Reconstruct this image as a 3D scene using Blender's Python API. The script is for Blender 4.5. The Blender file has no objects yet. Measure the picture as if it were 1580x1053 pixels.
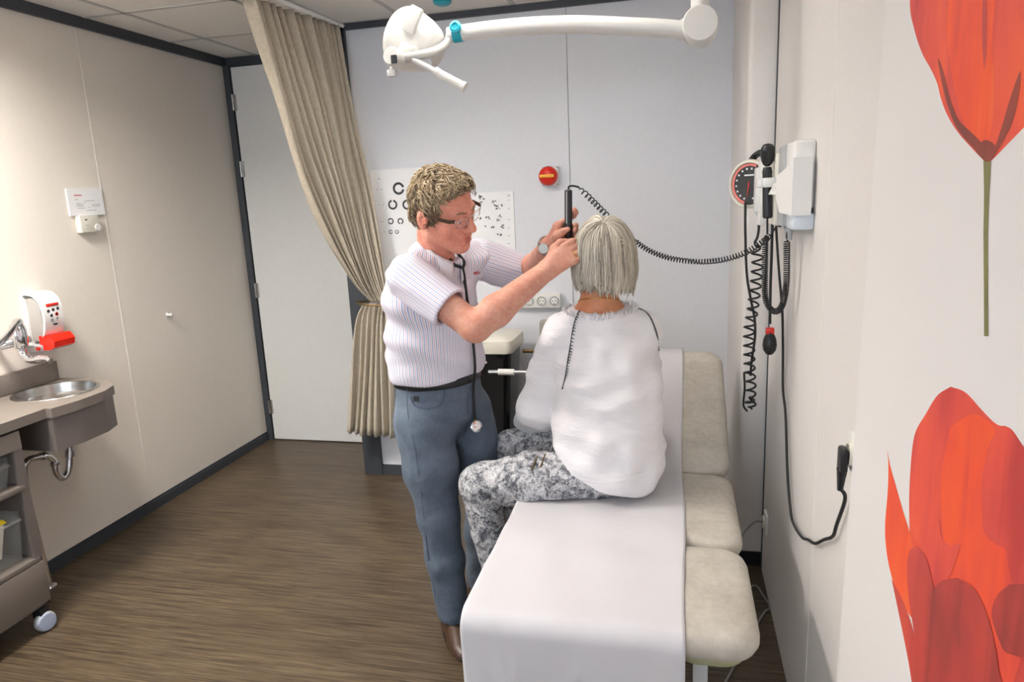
import bpy, bmesh, math, random
import numpy as np
from mathutils import Vector, Matrix
from mathutils.bvhtree import BVHTree
random.seed(7); rng = np.random.default_rng(7)
scene = bpy.context.scene
COL = scene.collection
V = Vector

# ------------------------------------------------------------------ camera
FPX, CXP, CYP = 1072.2, 790.0, 526.5
YAW, PITCH, ROLL = .2373, .20678, -.04458
CAM = V((0, 0, 1.644))
_f = V((-math.sin(YAW) * math.cos(PITCH), math.cos(YAW) * math.cos(PITCH), -math.sin(PITCH)))
_r0 = V((math.cos(YAW), math.sin(YAW), 0)); _u0 = _r0.cross(_f)
_r = _r0 * math.cos(ROLL) + _u0 * math.sin(ROLL); _u = -_r0 * math.sin(ROLL) + _u0 * math.cos(ROLL)
cam_d = bpy.data.cameras.new('camera'); cam = bpy.data.objects.new('camera', cam_d); COL.objects.link(cam)
cam_d.sensor_width = 36; cam_d.lens = FPX / 1580 * 36; cam_d.clip_start = .02
M = Matrix((_r, _u, -_f)).transposed().to_4x4(); M.translation = CAM
cam.matrix_world = M
scene.camera = cam

def ray(px, py): return _f + _r * ((px - CXP) / FPX) - _u * ((py - CYP) / FPX)
def at(px, py, ax, val):
    """measured photo point on the world plane axis=val (0 x, 1 y, 2 z)"""
    d = ray(px, py); return CAM + d * ((val - CAM[ax]) / d[ax])
def aty(px, py, Y): return at(px, py, 1, Y)
def atx(px, py, X): return at(px, py, 0, X)
def atz(px, py, Z): return at(px, py, 2, Z)

# ------------------------------------------------------------------ world, exposure
w = bpy.data.worlds.new('world'); scene.world = w; w.use_nodes = True
w.node_tree.nodes['Background'].inputs[0].default_value = (.8, .87, 1, 1)
w.node_tree.nodes['Background'].inputs[1].default_value = .6
vs = scene.view_settings
vs.view_transform = 'Standard'; vs.look = 'None'; vs.gamma = 1; vs.use_curve_mapping = False
vs.exposure = 0.0
LIGHTS = {(1, 1.305): 112, (4, 1.905): 12, (3, 1.905): 11, (1, .105): 20}        # recessed ceiling panels: (grid column, grid y) -> emission strength
WIN_W = 60
wl_d = bpy.data.lights.new('window_fill', 'AREA'); wl_d.shape = 'RECTANGLE'; wl_d.size = 2.6; wl_d.size_y = 1.3; wl_d.energy = WIN_W; wl_d.color = (.74, .86, 1)  # cool fill lamp shining in through the added rear window
wl_o = bpy.data.objects.new('window_fill', wl_d); COL.objects.link(wl_o); wl_o.location = (-1.22, -1.84, 1.62); wl_o.rotation_euler = (math.radians(90), 0, 0)

# ------------------------------------------------------------------ room numbers
XL, XR, YB, YD, ZC, YR = -2.858, .367, 3.727, 4.252, 2.589, -1.7
XP = -1.866          # where the back wall steps forward

# ------------------------------------------------------------------ material helpers
def S(r, g, b):
    f = lambda c: (c / 255 / 12.92) if c / 255 <= .04045 else ((c / 255 + .055) / 1.055) ** 2.4
    return (f(r), f(g), f(b), 1)
MATS = {}
class NT:
    def __init__(s, name):
        s.m = bpy.data.materials.new(name); s.m.use_nodes = True; s.t = s.m.node_tree
        s.b = s.t.nodes['Principled BSDF']; MATS[name] = s.m
    def n(s, typ, **kw):
        x = s.t.nodes.new(typ)
        for k, v in kw.items():
            if k in x.inputs.keys(): x.inputs[k].default_value = v
            else: setattr(x, k, v)
        return x
    def l(s, a, b): s.t.links.new(a, b)
    def coord(s, scale=(1, 1, 1), rot=(0, 0, 0), kind='Object'):
        c = s.n('ShaderNodeTexCoord'); mp = s.n('ShaderNodeMapping')
        mp.inputs['Scale'].default_value = scale; mp.inputs['Rotation'].default_value = rot
        s.l(c.outputs[kind], mp.inputs[0]); return mp.outputs[0]
    def noise(s, co, scale=5, detail=4, rough=.55, dist=0):
        x = s.n('ShaderNodeTexNoise'); x.inputs['Scale'].default_value = scale; x.inputs['Detail'].default_value = detail
        x.inputs['Roughness'].default_value = rough; x.inputs['Distortion'].default_value = dist
        if co: s.l(co, x.inputs['Vector'])
        return x.outputs['Fac']
    def ramp(s, fac, stops, interp='LINEAR'):
        x = s.n('ShaderNodeValToRGB'); cr = x.color_ramp; cr.interpolation = interp
        while len(cr.elements) < len(stops): cr.elements.new(.5)
        for e, (p, c) in zip(cr.elements, stops): e.position = p; e.color = c
        s.l(fac, x.inputs[0]); return x.outputs[0]
    def mix(s, fac, a, b, mode='MIX'):
        x = s.n('ShaderNodeMix', data_type='RGBA', blend_type=mode)
        for i, v in ((0, fac), (6, a), (7, b)):
            if isinstance(v, (int, float, tuple)): x.inputs[i].default_value = v
            else: s.l(v, x.inputs[i])
        return x.outputs[2]
    def math(s, op, a, b=0):
        x = s.n('ShaderNodeMath', operation=op)
        for i, v in ((0, a), (1, b)):
            if isinstance(v, (int, float)): x.inputs[i].default_value = v
            else: s.l(v, x.inputs[i])
        return x.outputs[0]
    def bump(s, h, strength=.2, dist=.002):
        x = s.n('ShaderNodeBump'); x.inputs['Strength'].default_value = strength; x.inputs['Distance'].default_value = dist
        s.l(h, x.inputs['Height']); s.l(x.outputs[0], s.b.inputs['Normal'])
    def set(s, **kw):
        for k, v in kw.items():
            k = {'col': 'Base Color', 'rough': 'Roughness', 'metal': 'Metallic', 'spec': 'Specular IOR Level', 'trans': 'Transmission Weight', 'alpha': 'Alpha', 'sheen': 'Sheen Weight', 'coat': 'Coat Weight', 'sss': 'Subsurface Weight'}.get(k, k)
            if isinstance(v, (int, float, tuple)): s.b.inputs[k].default_value = v
            else: s.l(v, s.b.inputs[k])
        return s
def plain(name, col, rough=.5, metal=0, var=.06, scale=30, bump=0, **kw):
    """painted / moulded surface: base colour with a little mottling"""
    n = NT(name); co = n.coord()
    f = n.noise(co, scale, 3)
    dark = tuple(c * (1 - var) for c in col[:3]) + (1,); lite = tuple(min(1, c * (1 + var)) for c in col[:3]) + (1,)
    n.set(col=n.ramp(f, [(.35, dark), (.65, lite)]), rough=rough, metal=metal, **kw)
    if bump: n.bump(n.noise(co, scale * 4, 2), bump, .001)
    return n.m

plain('wall_beige', S(238, 230, 219), .55, var=.012, scale=60, bump=.05)
plain('wall_grey', S(226, 228, 234), .5, var=.012, scale=60, bump=.05)
plain('wall_white', S(226, 221, 217), .45, var=.012, scale=60, bump=.05)
plain('strip_white', S(236, 232, 224), .4, var=.01)
plain('anthracite', S(62, 66, 72), .45, var=.04)
plain('door_white', S(236, 235, 232), .4, var=.01)
plain('steel', S(190, 188, 184), .25, 1, var=.03)
plain('chrome', S(225, 225, 228), .08, 1, var=.01)
plain('tile', S(236, 232, 226), .9, var=.03, scale=220, bump=.2)
plain('grid', S(196, 194, 190), .6, var=.01)
plain('plastic_white', S(236, 234, 230), .3, var=.01)
plain('lamp_white', S(214, 212, 207), .28, var=.008)
plain('plastic_cream', S(226, 222, 208), .4, var=.015)
plain('plastic_pale_blue', S(214, 222, 230), .35, var=.01)
plain('plastic_grey', S(170, 172, 174), .4, var=.02)
plain('black', S(28, 28, 30), .38, var=.1)
plain('black_gloss', S(16, 16, 17), .12, var=.05)
plain('cord_black', S(24, 24, 25), .45, var=.1)
plain('cord_grey', S(150, 150, 150), .5, var=.03)
plain('red', S(212, 40, 24), .3, var=.03)
plain('red_clear', S(235, 42, 24), .2, var=.03)
plain('yellow', S(240, 210, 40), .4, var=.02)
plain('teal', S(20, 160, 180), .3, var=.03)
plain('ink', S(48, 50, 54), .6, var=.05)
plain('ink_soft', S(150, 150, 152), .7, var=.05)
plain('card', S(247, 247, 248), .6, var=.008)
plain('gold', S(200, 160, 80), .25, 1, var=.05)
plain('brass_dark', S(120, 98, 66), .35, .8, var=.1)
plain('laminate', S(122, 113, 106), .45, var=.04, scale=300)
plain('laminate_dark', S(112, 104, 99), .45, var=.04, scale=300)
plain('wheel_blue', S(168, 178, 200), .35, var=.03)
plain('leather_brown', S(70, 48, 36), .4, var=.15, scale=60, bump=.2)
plain('embroidery', S(210, 50, 60), .7, var=.1)
plain('lens_rim', S(196, 190, 184), .2, 1, var=.03)
plain('couch_frame', S(205, 208, 210), .4, var=.02)
plain('underside', S(190, 190, 150), .6, var=.05)
plain('chair_fabric', S(150, 146, 138), .8, var=.1, scale=200)
plain('eye_white', S(225, 215, 208), .2, var=.01)
plain('eye_iris', S(80, 96, 110), .15, var=.1)
plain('brow', S(146, 112, 86), .7, var=.1)
plain('lip', S(206, 122, 108), .5, var=.08)
plain('stem_green', S(118, 116, 70), .6, var=.12, scale=40)
def glass(name, col, rough=.05, alpha=.25):
    n = NT(name); n.set(col=col, rough=rough, alpha=alpha); n.m.surface_render_method = 'BLENDED'; return n.m
glass('clear_plastic', S(235, 238, 235), .05, .09)
glass('lens', S(235, 238, 240), .03, .12)
glass('grey_clear', S(190, 186, 180), .15, .75)

def light_panel(e):
    nm = 'light_panel_%g' % e
    if nm not in MATS:
        n = NT(nm); n.set(col=(1, 1, 1, 1)); n.b.inputs['Emission Color'].default_value = (1, .955, .90, 1); n.b.inputs['Emission Strength'].default_value = e
    return nm

n = NT('floor_wood'); co = n.coord((1.0, 22, 1)); co2 = n.coord((.5, 3.4, 1)); co3 = n.coord((2.4, 120, 1)); co4 = n.coord((1.6, 60, 1))
a = n.noise(co, 2.6, 7, .68, .6); b2 = n.noise(co2, 2.0, 3); c3 = n.noise(co3, 2, 4, .6, .4); d4 = n.noise(co4, 2.2, 5, .65, .3)
base = n.ramp(a, [(.30, S(52, 42, 31)), (.45, S(84, 70, 53)), (.58, S(100, 85, 66)), (.74, S(124, 108, 87))])
base = n.mix(.22, base, n.ramp(b2, [(.35, S(62, 50, 36)), (.65, S(116, 101, 80))]))
base = n.mix(n.ramp(d4, [(.38, (.9, .9, .9, 1)), (.52, (0, 0, 0, 1))]), base, S(46, 36, 26))
base = n.mix(n.ramp(c3, [(.58, (0, 0, 0, 1)), (.72, (.55, .55, .55, 1))]), base, S(140, 124, 102))
n.set(col=base, rough=.38, spec=.4); n.bump(d4, .12, .002)

n = NT('curtain_cloth'); co = n.coord((1, 1, 1)); f = n.noise(co, 60, 3); g = n.noise(n.coord((240, 240, 30)), 1, 2)
n.set(col=n.mix(.35, n.ramp(f, [(.3, S(186, 175, 156)), (.7, S(206, 195, 174))]), n.ramp(g, [(.3, S(170, 158, 138)), (.7, S(216, 206, 188))])), rough=.75, sheen=.2)
n.bump(g, .2, .001)
n = NT('couch_vinyl'); co = n.coord(); f = n.noise(co, 9, 6, .65, .4); g = n.noise(co, 60, 3)
n.set(col=n.mix(.25, n.ramp(f, [(.32, S(164, 157, 145)), (.52, S(186, 180, 168)), (.7, S(198, 192, 181))]), n.ramp(g, [(.4, S(172, 165, 153)), (.6, S(201, 195, 185))])), rough=.5)
n.bump(g, .08, .001)
n = NT('paper'); co = n.coord(); f = n.noise(co, 4, 4); n.set(col=S(204, 202, 205), rough=.7); n.bump(n.noise(n.coord((1.5, 1, 1), (0, 0, .5)), 6, 4, .5, .5), .22, .012)
n = NT('skin'); co = n.coord(); f = n.noise(co, 16, 4); g = n.noise(co, 90, 3)
n.set(col=n.mix(.3, n.ramp(f, [(.32, S(200, 134, 114)), (.68, S(218, 166, 144))]), n.ramp(g, [(.4, S(198, 132, 112)), (.62, S(220, 170, 148))])), rough=.5, spec=.35, sss=.06)
n.b.inputs['Subsurface Radius'].default_value = (.012, .005, .003); n.bump(g, .1, .001)
n = NT('skin_face'); co = n.coord(); f = n.noise(co, 18, 4); g = n.noise(co, 110, 3)
n.set(col=n.mix(.3, n.ramp(f, [(.32, S(212, 130, 110)), (.68, S(232, 170, 148))]), n.ramp(g, [(.4, S(206, 126, 106)), (.62, S(228, 166, 142))])), rough=.48, spec=.35, sss=.06)
n.b.inputs['Subsurface Radius'].default_value = (.012, .005, .003); n.bump(g, .1, .001)
n = NT('skin_tan'); f = n.noise(n.coord(), 18, 4); n.set(col=n.ramp(f, [(.3, S(196, 122, 84)), (.7, S(214, 146, 106))]), rough=.5)
n = NT('scalp'); f = n.noise(n.coord(), 40, 4); n.set(col=n.ramp(f, [(.3, S(196, 164, 146)), (.7, S(214, 184, 164))]), rough=.6)
def hair(name, stops):
    n = NT(name); at_ = n.n('ShaderNodeAttribute', attribute_name='tone'); f = n.noise(n.coord((1, 1, .15)), 160, 2)
    v = n.math('ADD', n.math('MULTIPLY', at_.outputs['Fac'], .75), n.math('MULTIPLY', f, .25))
    n.set(col=n.ramp(v, stops), rough=.42, spec=.4); n.m
hair('hair_sandy', [(.1, S(92, 78, 62)), (.4, S(142, 122, 96)), (.65, S(178, 156, 124)), (.9, S(208, 190, 158))])
hair('hair_silver', [(.1, S(120, 110, 98)), (.35, S(172, 163, 148)), (.62, S(206, 198, 182)), (.9, S(228, 222, 206))])

n = NT('shirt_stripe'); at_ = n.n('ShaderNodeAttribute', attribute_name='su'); u = n.math('FRACT', n.math('MULTIPLY', at_.outputs['Fac'], 1 / .0125))
blue = n.math('LESS_THAN', n.math('ABSOLUTE', n.math('SUBTRACT', u, .25)), .10); pink = n.math('LESS_THAN', n.math('ABSOLUTE', n.math('SUBTRACT', u, .75)), .075)
c = n.mix(n.math('MULTIPLY', blue, .8), S(238, 236, 242), S(120, 140, 196)); c = n.mix(n.math('MULTIPLY', pink, .7), c, S(208, 140, 156))
n.set(col=c, rough=.75); n.bump(n.noise(n.coord(), 28, 4, .5, .6), .22, .012)
n = NT('jeans'); co = n.coord(); f = n.noise(co, 7, 5, .6, .3); g = n.noise(n.coord((300, 300, 60)), 1, 2)
n.set(col=n.mix(.25, n.ramp(f, [(.3, S(76, 88, 103)), (.6, S(96, 109, 125)), (.8, S(115, 127, 142))]), n.ramp(g, [(.3, S(71, 82, 96)), (.7, S(116, 128, 142))])), rough=.8)
n.bump(n.noise(n.coord((1, 1, 2.2)), 9, 4, .5, .5), .35, .02)
n = NT('blouse_white'); n.set(col=S(236, 233, 235), rough=.8, sheen=.1); n.bump(n.mix(.15, n.noise(n.coord((.8, .8, 3.0), (.25, .35, 0)), 7, 5, .6, 1.5), n.noise(n.coord(), 160, 2)), .5, .016)
n = NT('snake_print'); co = n.coord((1, 1, 1))
vo = n.n('ShaderNodeTexVoronoi', feature='DISTANCE_TO_EDGE'); vo.inputs['Scale'].default_value = 130; n.l(co, vo.inputs['Vector'])
big = n.noise(co, 34, 4, .6, .8); fine = n.noise(co, 170, 4, .65, 1.2)
v = n.math('ADD', n.math('MULTIPLY', big, .6), n.math('MULTIPLY', fine, .6))
c = n.ramp(v, [(.50, S(62, 64, 72)), (.57, S(128, 130, 136)), (.625, S(192, 192, 194)), (.74, S(226, 225, 225))])
c = n.mix(n.math('MULTIPLY', n.math('LESS_THAN', vo.outputs['Distance'], .05), .35), c, S(96, 98, 106))
n.set(col=c, rough=.7); n.bump(n.noise(n.coord((1, 1, 1.8)), 12, 4, .5, .5), .25, .012)
def petal(name, stops, rot=0):
    n = NT(name); f = n.noise(n.coord((1, 5.5, 1.1), (rot, 0, 0)), 2.2, 5, .55, .6); g = n.noise(n.coord(), 5, 3)
    n.set(col=n.ramp(n.math('ADD', n.math('MULTIPLY', f, .65), n.math('MULTIPLY', g, .35)), stops), rough=.6)
petal('petal_orange', [(.36, S(208, 66, 54)), (.46, S(230, 76, 44)), (.56, S(240, 86, 32)), (.68, S(238, 112, 58))])
petal('petal_red', [(.36, S(186, 54, 50)), (.47, S(212, 70, 60)), (.57, S(226, 80, 58)), (.68, S(238, 92, 44))])
petal('petal_dark', [(.36, S(140, 44, 40)), (.48, S(180, 58, 50)), (.58, S(200, 66, 56)), (.7, S(214, 84, 52))])
petal('petal_maroon', [(.32, S(96, 44, 36)), (.55, S(132, 54, 42)), (.75, S(160, 62, 46))])  # deep maroon paint for the veins and petal base
n = NT('canvas_white'); n.set(col=S(232, 228, 226), rough=.6); n.bump(n.noise(n.coord(), 300, 2), .1, .001)

# ------------------------------------------------------------------ mesh helpers
class G:
    def __init__(s): s.v = []; s.f = []
    def add(s, vs_, fs):
        b = len(s.v); s.v += [tuple(p) for p in vs_]; s.f += [tuple(i + b for i in f) for f in fs]; return s
    def box(s, a, b):
        (x0, y0, z0), (x1, y1, z1) = a, b
        return s.add([(x0, y0, z0), (x1, y0, z0), (x1, y1, z0), (x0, y1, z0), (x0, y0, z1), (x1, y0, z1), (x1, y1, z1), (x0, y1, z1)],
                     [(3, 2, 1, 0), (4, 5, 6, 7), (0, 1, 5, 4), (1, 2, 6, 5), (2, 3, 7, 6), (3, 0, 4, 7)])
    def rbox(s, a, b, r=.01, seg=2, mat=None):
        bm = bmesh.new(); bmesh.ops.create_cube(bm, size=1)
        a = V(a); b = V(b); c = (a + b) / 2; d = b - a
        for v in bm.verts: v.co = V((v.co.x * d.x, v.co.y * d.y, v.co.z * d.z))
        bmesh.ops.bevel(bm, geom=bm.edges[:] , offset=min(r, min(abs(d.x), abs(d.y), abs(d.z)) * .49), segments=seg, affect='EDGES', profile=.5)
        for v in bm.verts: v.co = (mat @ v.co if mat else v.co) + c
        bm.verts.index_update(); s.add([v.co for v in bm.verts], [[v.index for v in f.verts] for f in bm.faces]); bm.free(); return s
    def rings(s, rings, cap=True, close=False):
        n = len(rings[0]); b = len(s.v); m = len(rings)
        for r in rings: s.v += [tuple(p) for p in r]
        for i in range(m if close else m - 1):
            for j in range(n):
                k = (j + 1) % n; i2 = (i + 1) % m
                s.f.append((b + i * n + j, b + i * n + k, b + i2 * n + k, b + i2 * n + j))
        if cap and not close:
            s.f.append(tuple(b + j for j in range(n))[::-1]); s.f.append(tuple(b + (m - 1) * n + j for j in range(n)))
        return s
    def cyl(s, p0, p1, r0, r1=None, n=20):
        p0 = V(p0); p1 = V(p1); r1 = r0 if r1 is None else r1; return s.tube([p0, p1], [r0, r1], n)
    def tube(s, path, r, n=8, cap=True):
        P = [V(p) for p in path]; m = len(P); R = r if isinstance(r, (list, tuple)) else [r] * m
        T = [(P[min(i + 1, m - 1)] - P[max(i - 1, 0)]).normalized() for i in range(m)]
        ref = V((0, 0, 1)) if abs(T[0].z) < .9 else V((1, 0, 0)); a = T[0].cross(ref).normalized(); out = []
        for i in range(m):
            a = (a - T[i] * a.dot(T[i])).normalized(); b = T[i].cross(a)
            out.append([P[i] + a * (math.cos(2 * math.pi * j / n) * R[i]) + b * (math.sin(2 * math.pi * j / n) * R[i]) for j in range(n)])
        return s.rings(out, cap)
    def lathe(s, prof, o, ax=(0, 0, 1), n=28, sx=1):
        """prof: (radius, height) pairs along axis ax from o"""
        o = V(o); ax = V(ax).normalized(); ref = V((0, 0, 1)) if abs(ax.z) < .9 else V((1, 0, 0))
        a = ax.cross(ref).normalized(); b = ax.cross(a)
        return s.rings([[o + ax * h + a * (math.cos(2 * math.pi * j / n) * r * sx) + b * (math.sin(2 * math.pi * j / n) * r) for j in range(n)] for r, h in prof], True)
    def prism(s, poly, off):
        """flat polygon (3D points) given thickness by the vector off"""
        P = [V(p) for p in poly]; o = V(off); n = len(P)
        return s.add(P + [p + o for p in P], [tuple(range(n))[::-1], tuple(range(n, 2 * n))] + [(i, (i + 1) % n, (i + 1) % n + n, i + n) for i in range(n)])
    def sheet(s, grid):
        m = len(grid); k = len(grid[0])
        return s.add([p for row in grid for p in row], [(i * k + j, i * k + j + 1, (i + 1) * k + j + 1, (i + 1) * k + j) for i in range(m - 1) for j in range(k - 1)])
def spline(pts, n):
    """Catmull-Rom through pts, n samples"""
    P = [V(p) for p in pts]; P = [P[0] * 2 - P[1]] + P + [P[-1] * 2 - P[-2]]; m = len(P) - 3; out = []
    for i in range(n):
        t = i / (n - 1) * m; k = min(int(t), m - 1); t -= k; a, b, c, d = P[k:k + 4]
        out.append(.5 * ((2 * b) + (c - a) * t + (2 * a - 5 * b + 4 * c - d) * t * t + (3 * b - a - 3 * c + d) * t ** 3))
    return out
def coil(path, R, pitch, spt=12, taper=True):
    """helix of radius R wound round the polyline path"""
    P = path; L = [0]
    for i in range(1, len(P)): L.append(L[-1] + (P[i] - P[i - 1]).length)
    tot = L[-1]; turns = tot / pitch; N = int(turns * spt); out = []; a = None
    for i in range(N + 1):
        d = tot * i / N; k = 0
        while k < len(L) - 2 and L[k + 1] < d: k += 1
        t = (d - L[k]) / max(1e-9, L[k + 1] - L[k]); p = P[k].lerp(P[k + 1], t); T = (P[k + 1] - P[k]).normalized()
        if a is None: a = T.cross(V((0, 0, 1)) if abs(T.z) < .9 else V((1, 0, 0))).normalized()
        a = (a - T * a.dot(T)).normalized(); b = T.cross(a); ph = 2 * math.pi * turns * i / N
        e = min(1, i / spt / 1.2, (N - i) / spt / 1.2) if taper else 1
        out.append(p + (a * math.cos(ph) + b * math.sin(ph)) * R * e)
    return out
def link(name, me, mat, parent=None, smooth=40):
    me.materials.append(MATS[mat])
    if smooth:
        me.shade_smooth()
        if smooth < 180: me.set_sharp_from_angle(angle=math.radians(smooth))
    o = bpy.data.objects.new(name, me); COL.objects.link(o)
    if parent:
        o.parent = parent; p = parent; mw = Matrix()
        if parent.type == 'EMPTY': o.matrix_parent_inverse = Matrix.Translation(-parent.location)
    return o
def obj(name, g, mat, parent=None, smooth=40, fix=True):
    me = bpy.data.meshes.new(name); me.from_pydata(g.v, [], g.f); me.update()
    if fix:
        bm = bmesh.new(); bm.from_mesh(me); bmesh.ops.recalc_face_normals(bm, faces=bm.faces[:]); bm.to_mesh(me); bm.free()
    return link(name, me, mat, parent, smooth)
def thing(name, label, cat, loc, group=None):
    o = bpy.data.objects.new(name, None); COL.objects.link(o); o.location = loc; o.empty_display_size = .05
    o['label'] = label; o['category'] = cat
    if group: o['group'] = group
    return o
def tag(o, label, cat, group=None):
    o['label'] = label; o['category'] = cat
    if group: o['group'] = group
    return o
def struct(name, g, mat, parent=None, label=None, smooth=40):
    o = obj(name, g, mat, parent, smooth)
    if parent is None:
        o['kind'] = 'structure'
        if label: o['label'] = label
    return o

# ------------------------------------------------------------------ the room
o = struct('floor', G().box((XL - .1, YR, -.05), (XR + .1, YD + .1, 0)), 'floor_wood', label='brown streaked wood-look vinyl floor')
# left wall: backing, panels with a pale joint strip between them
wl = struct('wall_left', G().box((XL - .1, YR, 0), (XL - .012, YD + .1, ZC)), 'anthracite', label='beige panelled wall beside the sink')
ys = [YR, -.62, .58, 1.78, 3.09, YD - .005]
ys[4] = at(178, 427, 0, XL).y
for a, b in zip(ys[:-1], ys[1:]):
    obj('wall_panel', G().box((XL - .012, a + .004, .045), (XL, b - .004, ZC - .05)), 'wall_beige', wl)
for y in ys[1:-1]:
    obj('joint_strip', G().box((XL - .012, y - .004, .045), (XL + .0015, y + .004, ZC - .05)), 'strip_white', wl)
struct('baseboard_left', G().box((XL - .012, YR, 0), (XL + .012, YD - .02, .05)).box((XL - .012, YR, .05), (XL + .005, YD - .02, .062)), 'anthracite', label='dark grey skirting along the beige wall')
struct('trim_1', G().box((XL - .012, YR, ZC - .052), (XL + .02, YD, ZC)), 'anthracite', label='dark grey ceiling strip above the beige wall')
# door niche
struct('wall_niche', G().box((XL, YD, 0), (XP + .1, YD + .1, ZC)), 'wall_grey', label='wall around the door behind the curtain')
struct('trim_2', G().box((XL, YD - .03, ZC - .055), (XP, YD + .01, ZC)), 'anthracite', label='dark grey ceiling strip above the door')
struct('trim_3', G().box((XL - .01, YD - .04, 0), (XL + .045, YD + .01, ZC - .05)), 'anthracite', label='dark grey corner post beside the door')
d = bpy.data.objects.new('door_1', None); COL.objects.link(d); d.location = (-2.3, YD, 0); d['kind'] = 'structure'; d['label'] = 'tall flush white door half hidden by the curtain'
obj('door_leaf', G().box((XL + .055, YD - .035, .008), (XP - .055, YD + .005, ZC - .062)), 'door_white', d)
obj('door_frame', G().box((XP - .05, YD - .03, 0), (XP, YD + .01, ZC - .05)), 'anthracite', d)
for z in (2.311, 1.89, 1.082, .249):
    hg = obj('hinge', G().cyl((XL + .05, YD - .045, z - .05), (XL + .05, YD - .045, z + .05), .008, n=10).box((XL + .048, YD - .042, z - .05), (XL + .07, YD - .034, z + .05)), 'steel', d)
obj('door_handle', G().tube([(XP - .12, YD - .035, 1.05), (XP - .12, YD - .085, 1.05), (XP - .22, YD - .09, 1.05)], .009, 10), 'steel', d)
# stepped back wall
wb = struct('wall_back', G().box((XP, YB + .012, 0), (XR + .1, YD + .1, ZC)), 'anthracite', label='pale grey panelled wall behind the couch')
xs = [XP + .11, -.548, XR + .02]
for a, b in zip(xs[:-1], xs[1:]):
    obj('wall_panel', G().box((a + .0015, YB, .055), (b - .0015, YB + .012, ZC - .03)), 'wall_grey', wb)
struct('trim_4', G().box((XP, YB - .02, 0), (XP + .115, YB + .012, ZC)), 'anthracite', label='dark grey post at the edge of the back wall')
struct('trim_5', G().box((XP, YB - .02, ZC - .035), (XR, YB + .012, ZC)), 'anthracite', label='dark grey ceiling strip above the back wall')
struct('baseboard_back', G().box((XP + .115, YB - .012, 0), (XR, YB + .012, .05)).box((XP + .115, YB - .006, .05), (XR, YB + .012, .062)), 'anthracite', label='dark grey skirting below the back wall')
# right wall
wr = struct('wall_right', G().box((XR + .012, YR, 0), (XR + .1, 2.93, ZC)), 'plastic_grey', label='white panelled wall carrying the canvas')
ys = [YR, -.5, .70, 1.89, 2.925]
for a, b in zip(ys[:-1], ys[1:]):
    obj('wall_panel', G().box((XR, a + .003, .0), (XR + .012, b - .003, ZC)), 'wall_white', wr)
for y in ys[1:-1]:
    obj('joint_strip', G().box((XR - .001, y - .004, 0), (XR + .012, y + .004, ZC)), 'strip_white', wr)
# boxed column in the corner
struct('wall_column', G().rbox((.262, 2.945, .06), (XR + .1, YB + .05, ZC + .05), .02, 4), 'wall_white', label='white boxed column in the corner of the room')
struct('baseboard_column', G().box((.268, 2.952, 0), (XR + .08, YB, .062)), 'black', label='black plinth under the white column')
struct('trim_6', G().box((XR - .003, 2.926, 0), (XR + .02, 2.943, ZC)), 'anthracite', label='thin dark joint between the white column and right wall')
struct('wall_rear', G().box((XL - .1, YR - .1, 0), (XR + .1, YR, .95)).box((XL - .1, YR - .1, 2.25), (XR + .1, YR, ZC)).box((XL - .1, YR - .1, .95), (-2.55, YR, 2.25)).box((.1, YR - .1, .95), (XR + .1, YR, 2.25)), 'wall_white', label='white wall behind the viewer')
g = G()
for x in (-2.55, -1.69, -.80, .06): g.box((x, YR - .08, .95), (x + .04, YR - .02, 2.25))
for z in (.95, 2.21): g.box((-2.55, YR - .08, z), (.1, YR - .02, z + .04))
wn = struct('fill_window_1', g, 'plastic_white', label='wide unseen window added behind the viewer for fill light')  # unseen window, added as an opening for the fill lamp
obj('fill_window_pane', G().box((-2.55, YR - .052, .95), (.1, YR - .048, 2.25)), 'lens', wn)
# suspended ceiling: tiles and bars on a 0.6 m grid, light panels recessed in some cells
ce = struct('ceiling', G().box((XL - .1, YR - .1, ZC + .16), (XR + .1, YD + .1, ZC + .2)), 'tile', label='suspended ceiling of pale mineral tiles')
gx = [XL] + [-2.612 + .6 * i for i in range(5)] + [XR]
gy = [YR] + [y for y in (3.705 - .6 * i for i in range(9, -1, -1)) if y > YR + .05] + [YD]
lights = []
for i in range(len(gx) - 1):
    for j in range(len(gy) - 1):
        x0, x1, y0, y1 = gx[i] + .008, gx[i + 1] - .008, gy[j] + .008, gy[j + 1] - .008
        st = [e for (a, b), e in LIGHTS.items() if i == a and abs(gy[j] - b) < .01]
        if st: lights.append((x0, x1, y0, y1, st[0])); continue
        if x0 < XP < x1 and y1 > YB + .05: x1 = XP - .005
        if x0 > XP and y0 > YB - .05: continue
        obj('ceiling_tile', G().box((x0, y0, ZC), (x1, y1, ZC + .015)), 'tile', ce)
for x in gx[1:-1]: obj('grid_bar', G().box((x - .012, YR, ZC - .003), (x + .012, YD if x < XP else YB, ZC + .012)), 'grid', ce)
for y in gy[1:-1]: obj('grid_bar', G().box((XL, y - .012, ZC - .003), (XR if y < YB + .02 else XP, y + .012, ZC + .012)), 'grid', ce)
LL = ['bright recessed ceiling light nearest the sink wall', 'dimmed recessed ceiling light above the couch by the right wall', 'dimmed recessed ceiling light above the doctor and patient', 'recessed ceiling light by the sink wall behind the viewer']
LL_P = [(-2.61, 1.305), (-.81, 1.905), (-1.41, 1.905), (-2.61, .105)]
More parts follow.
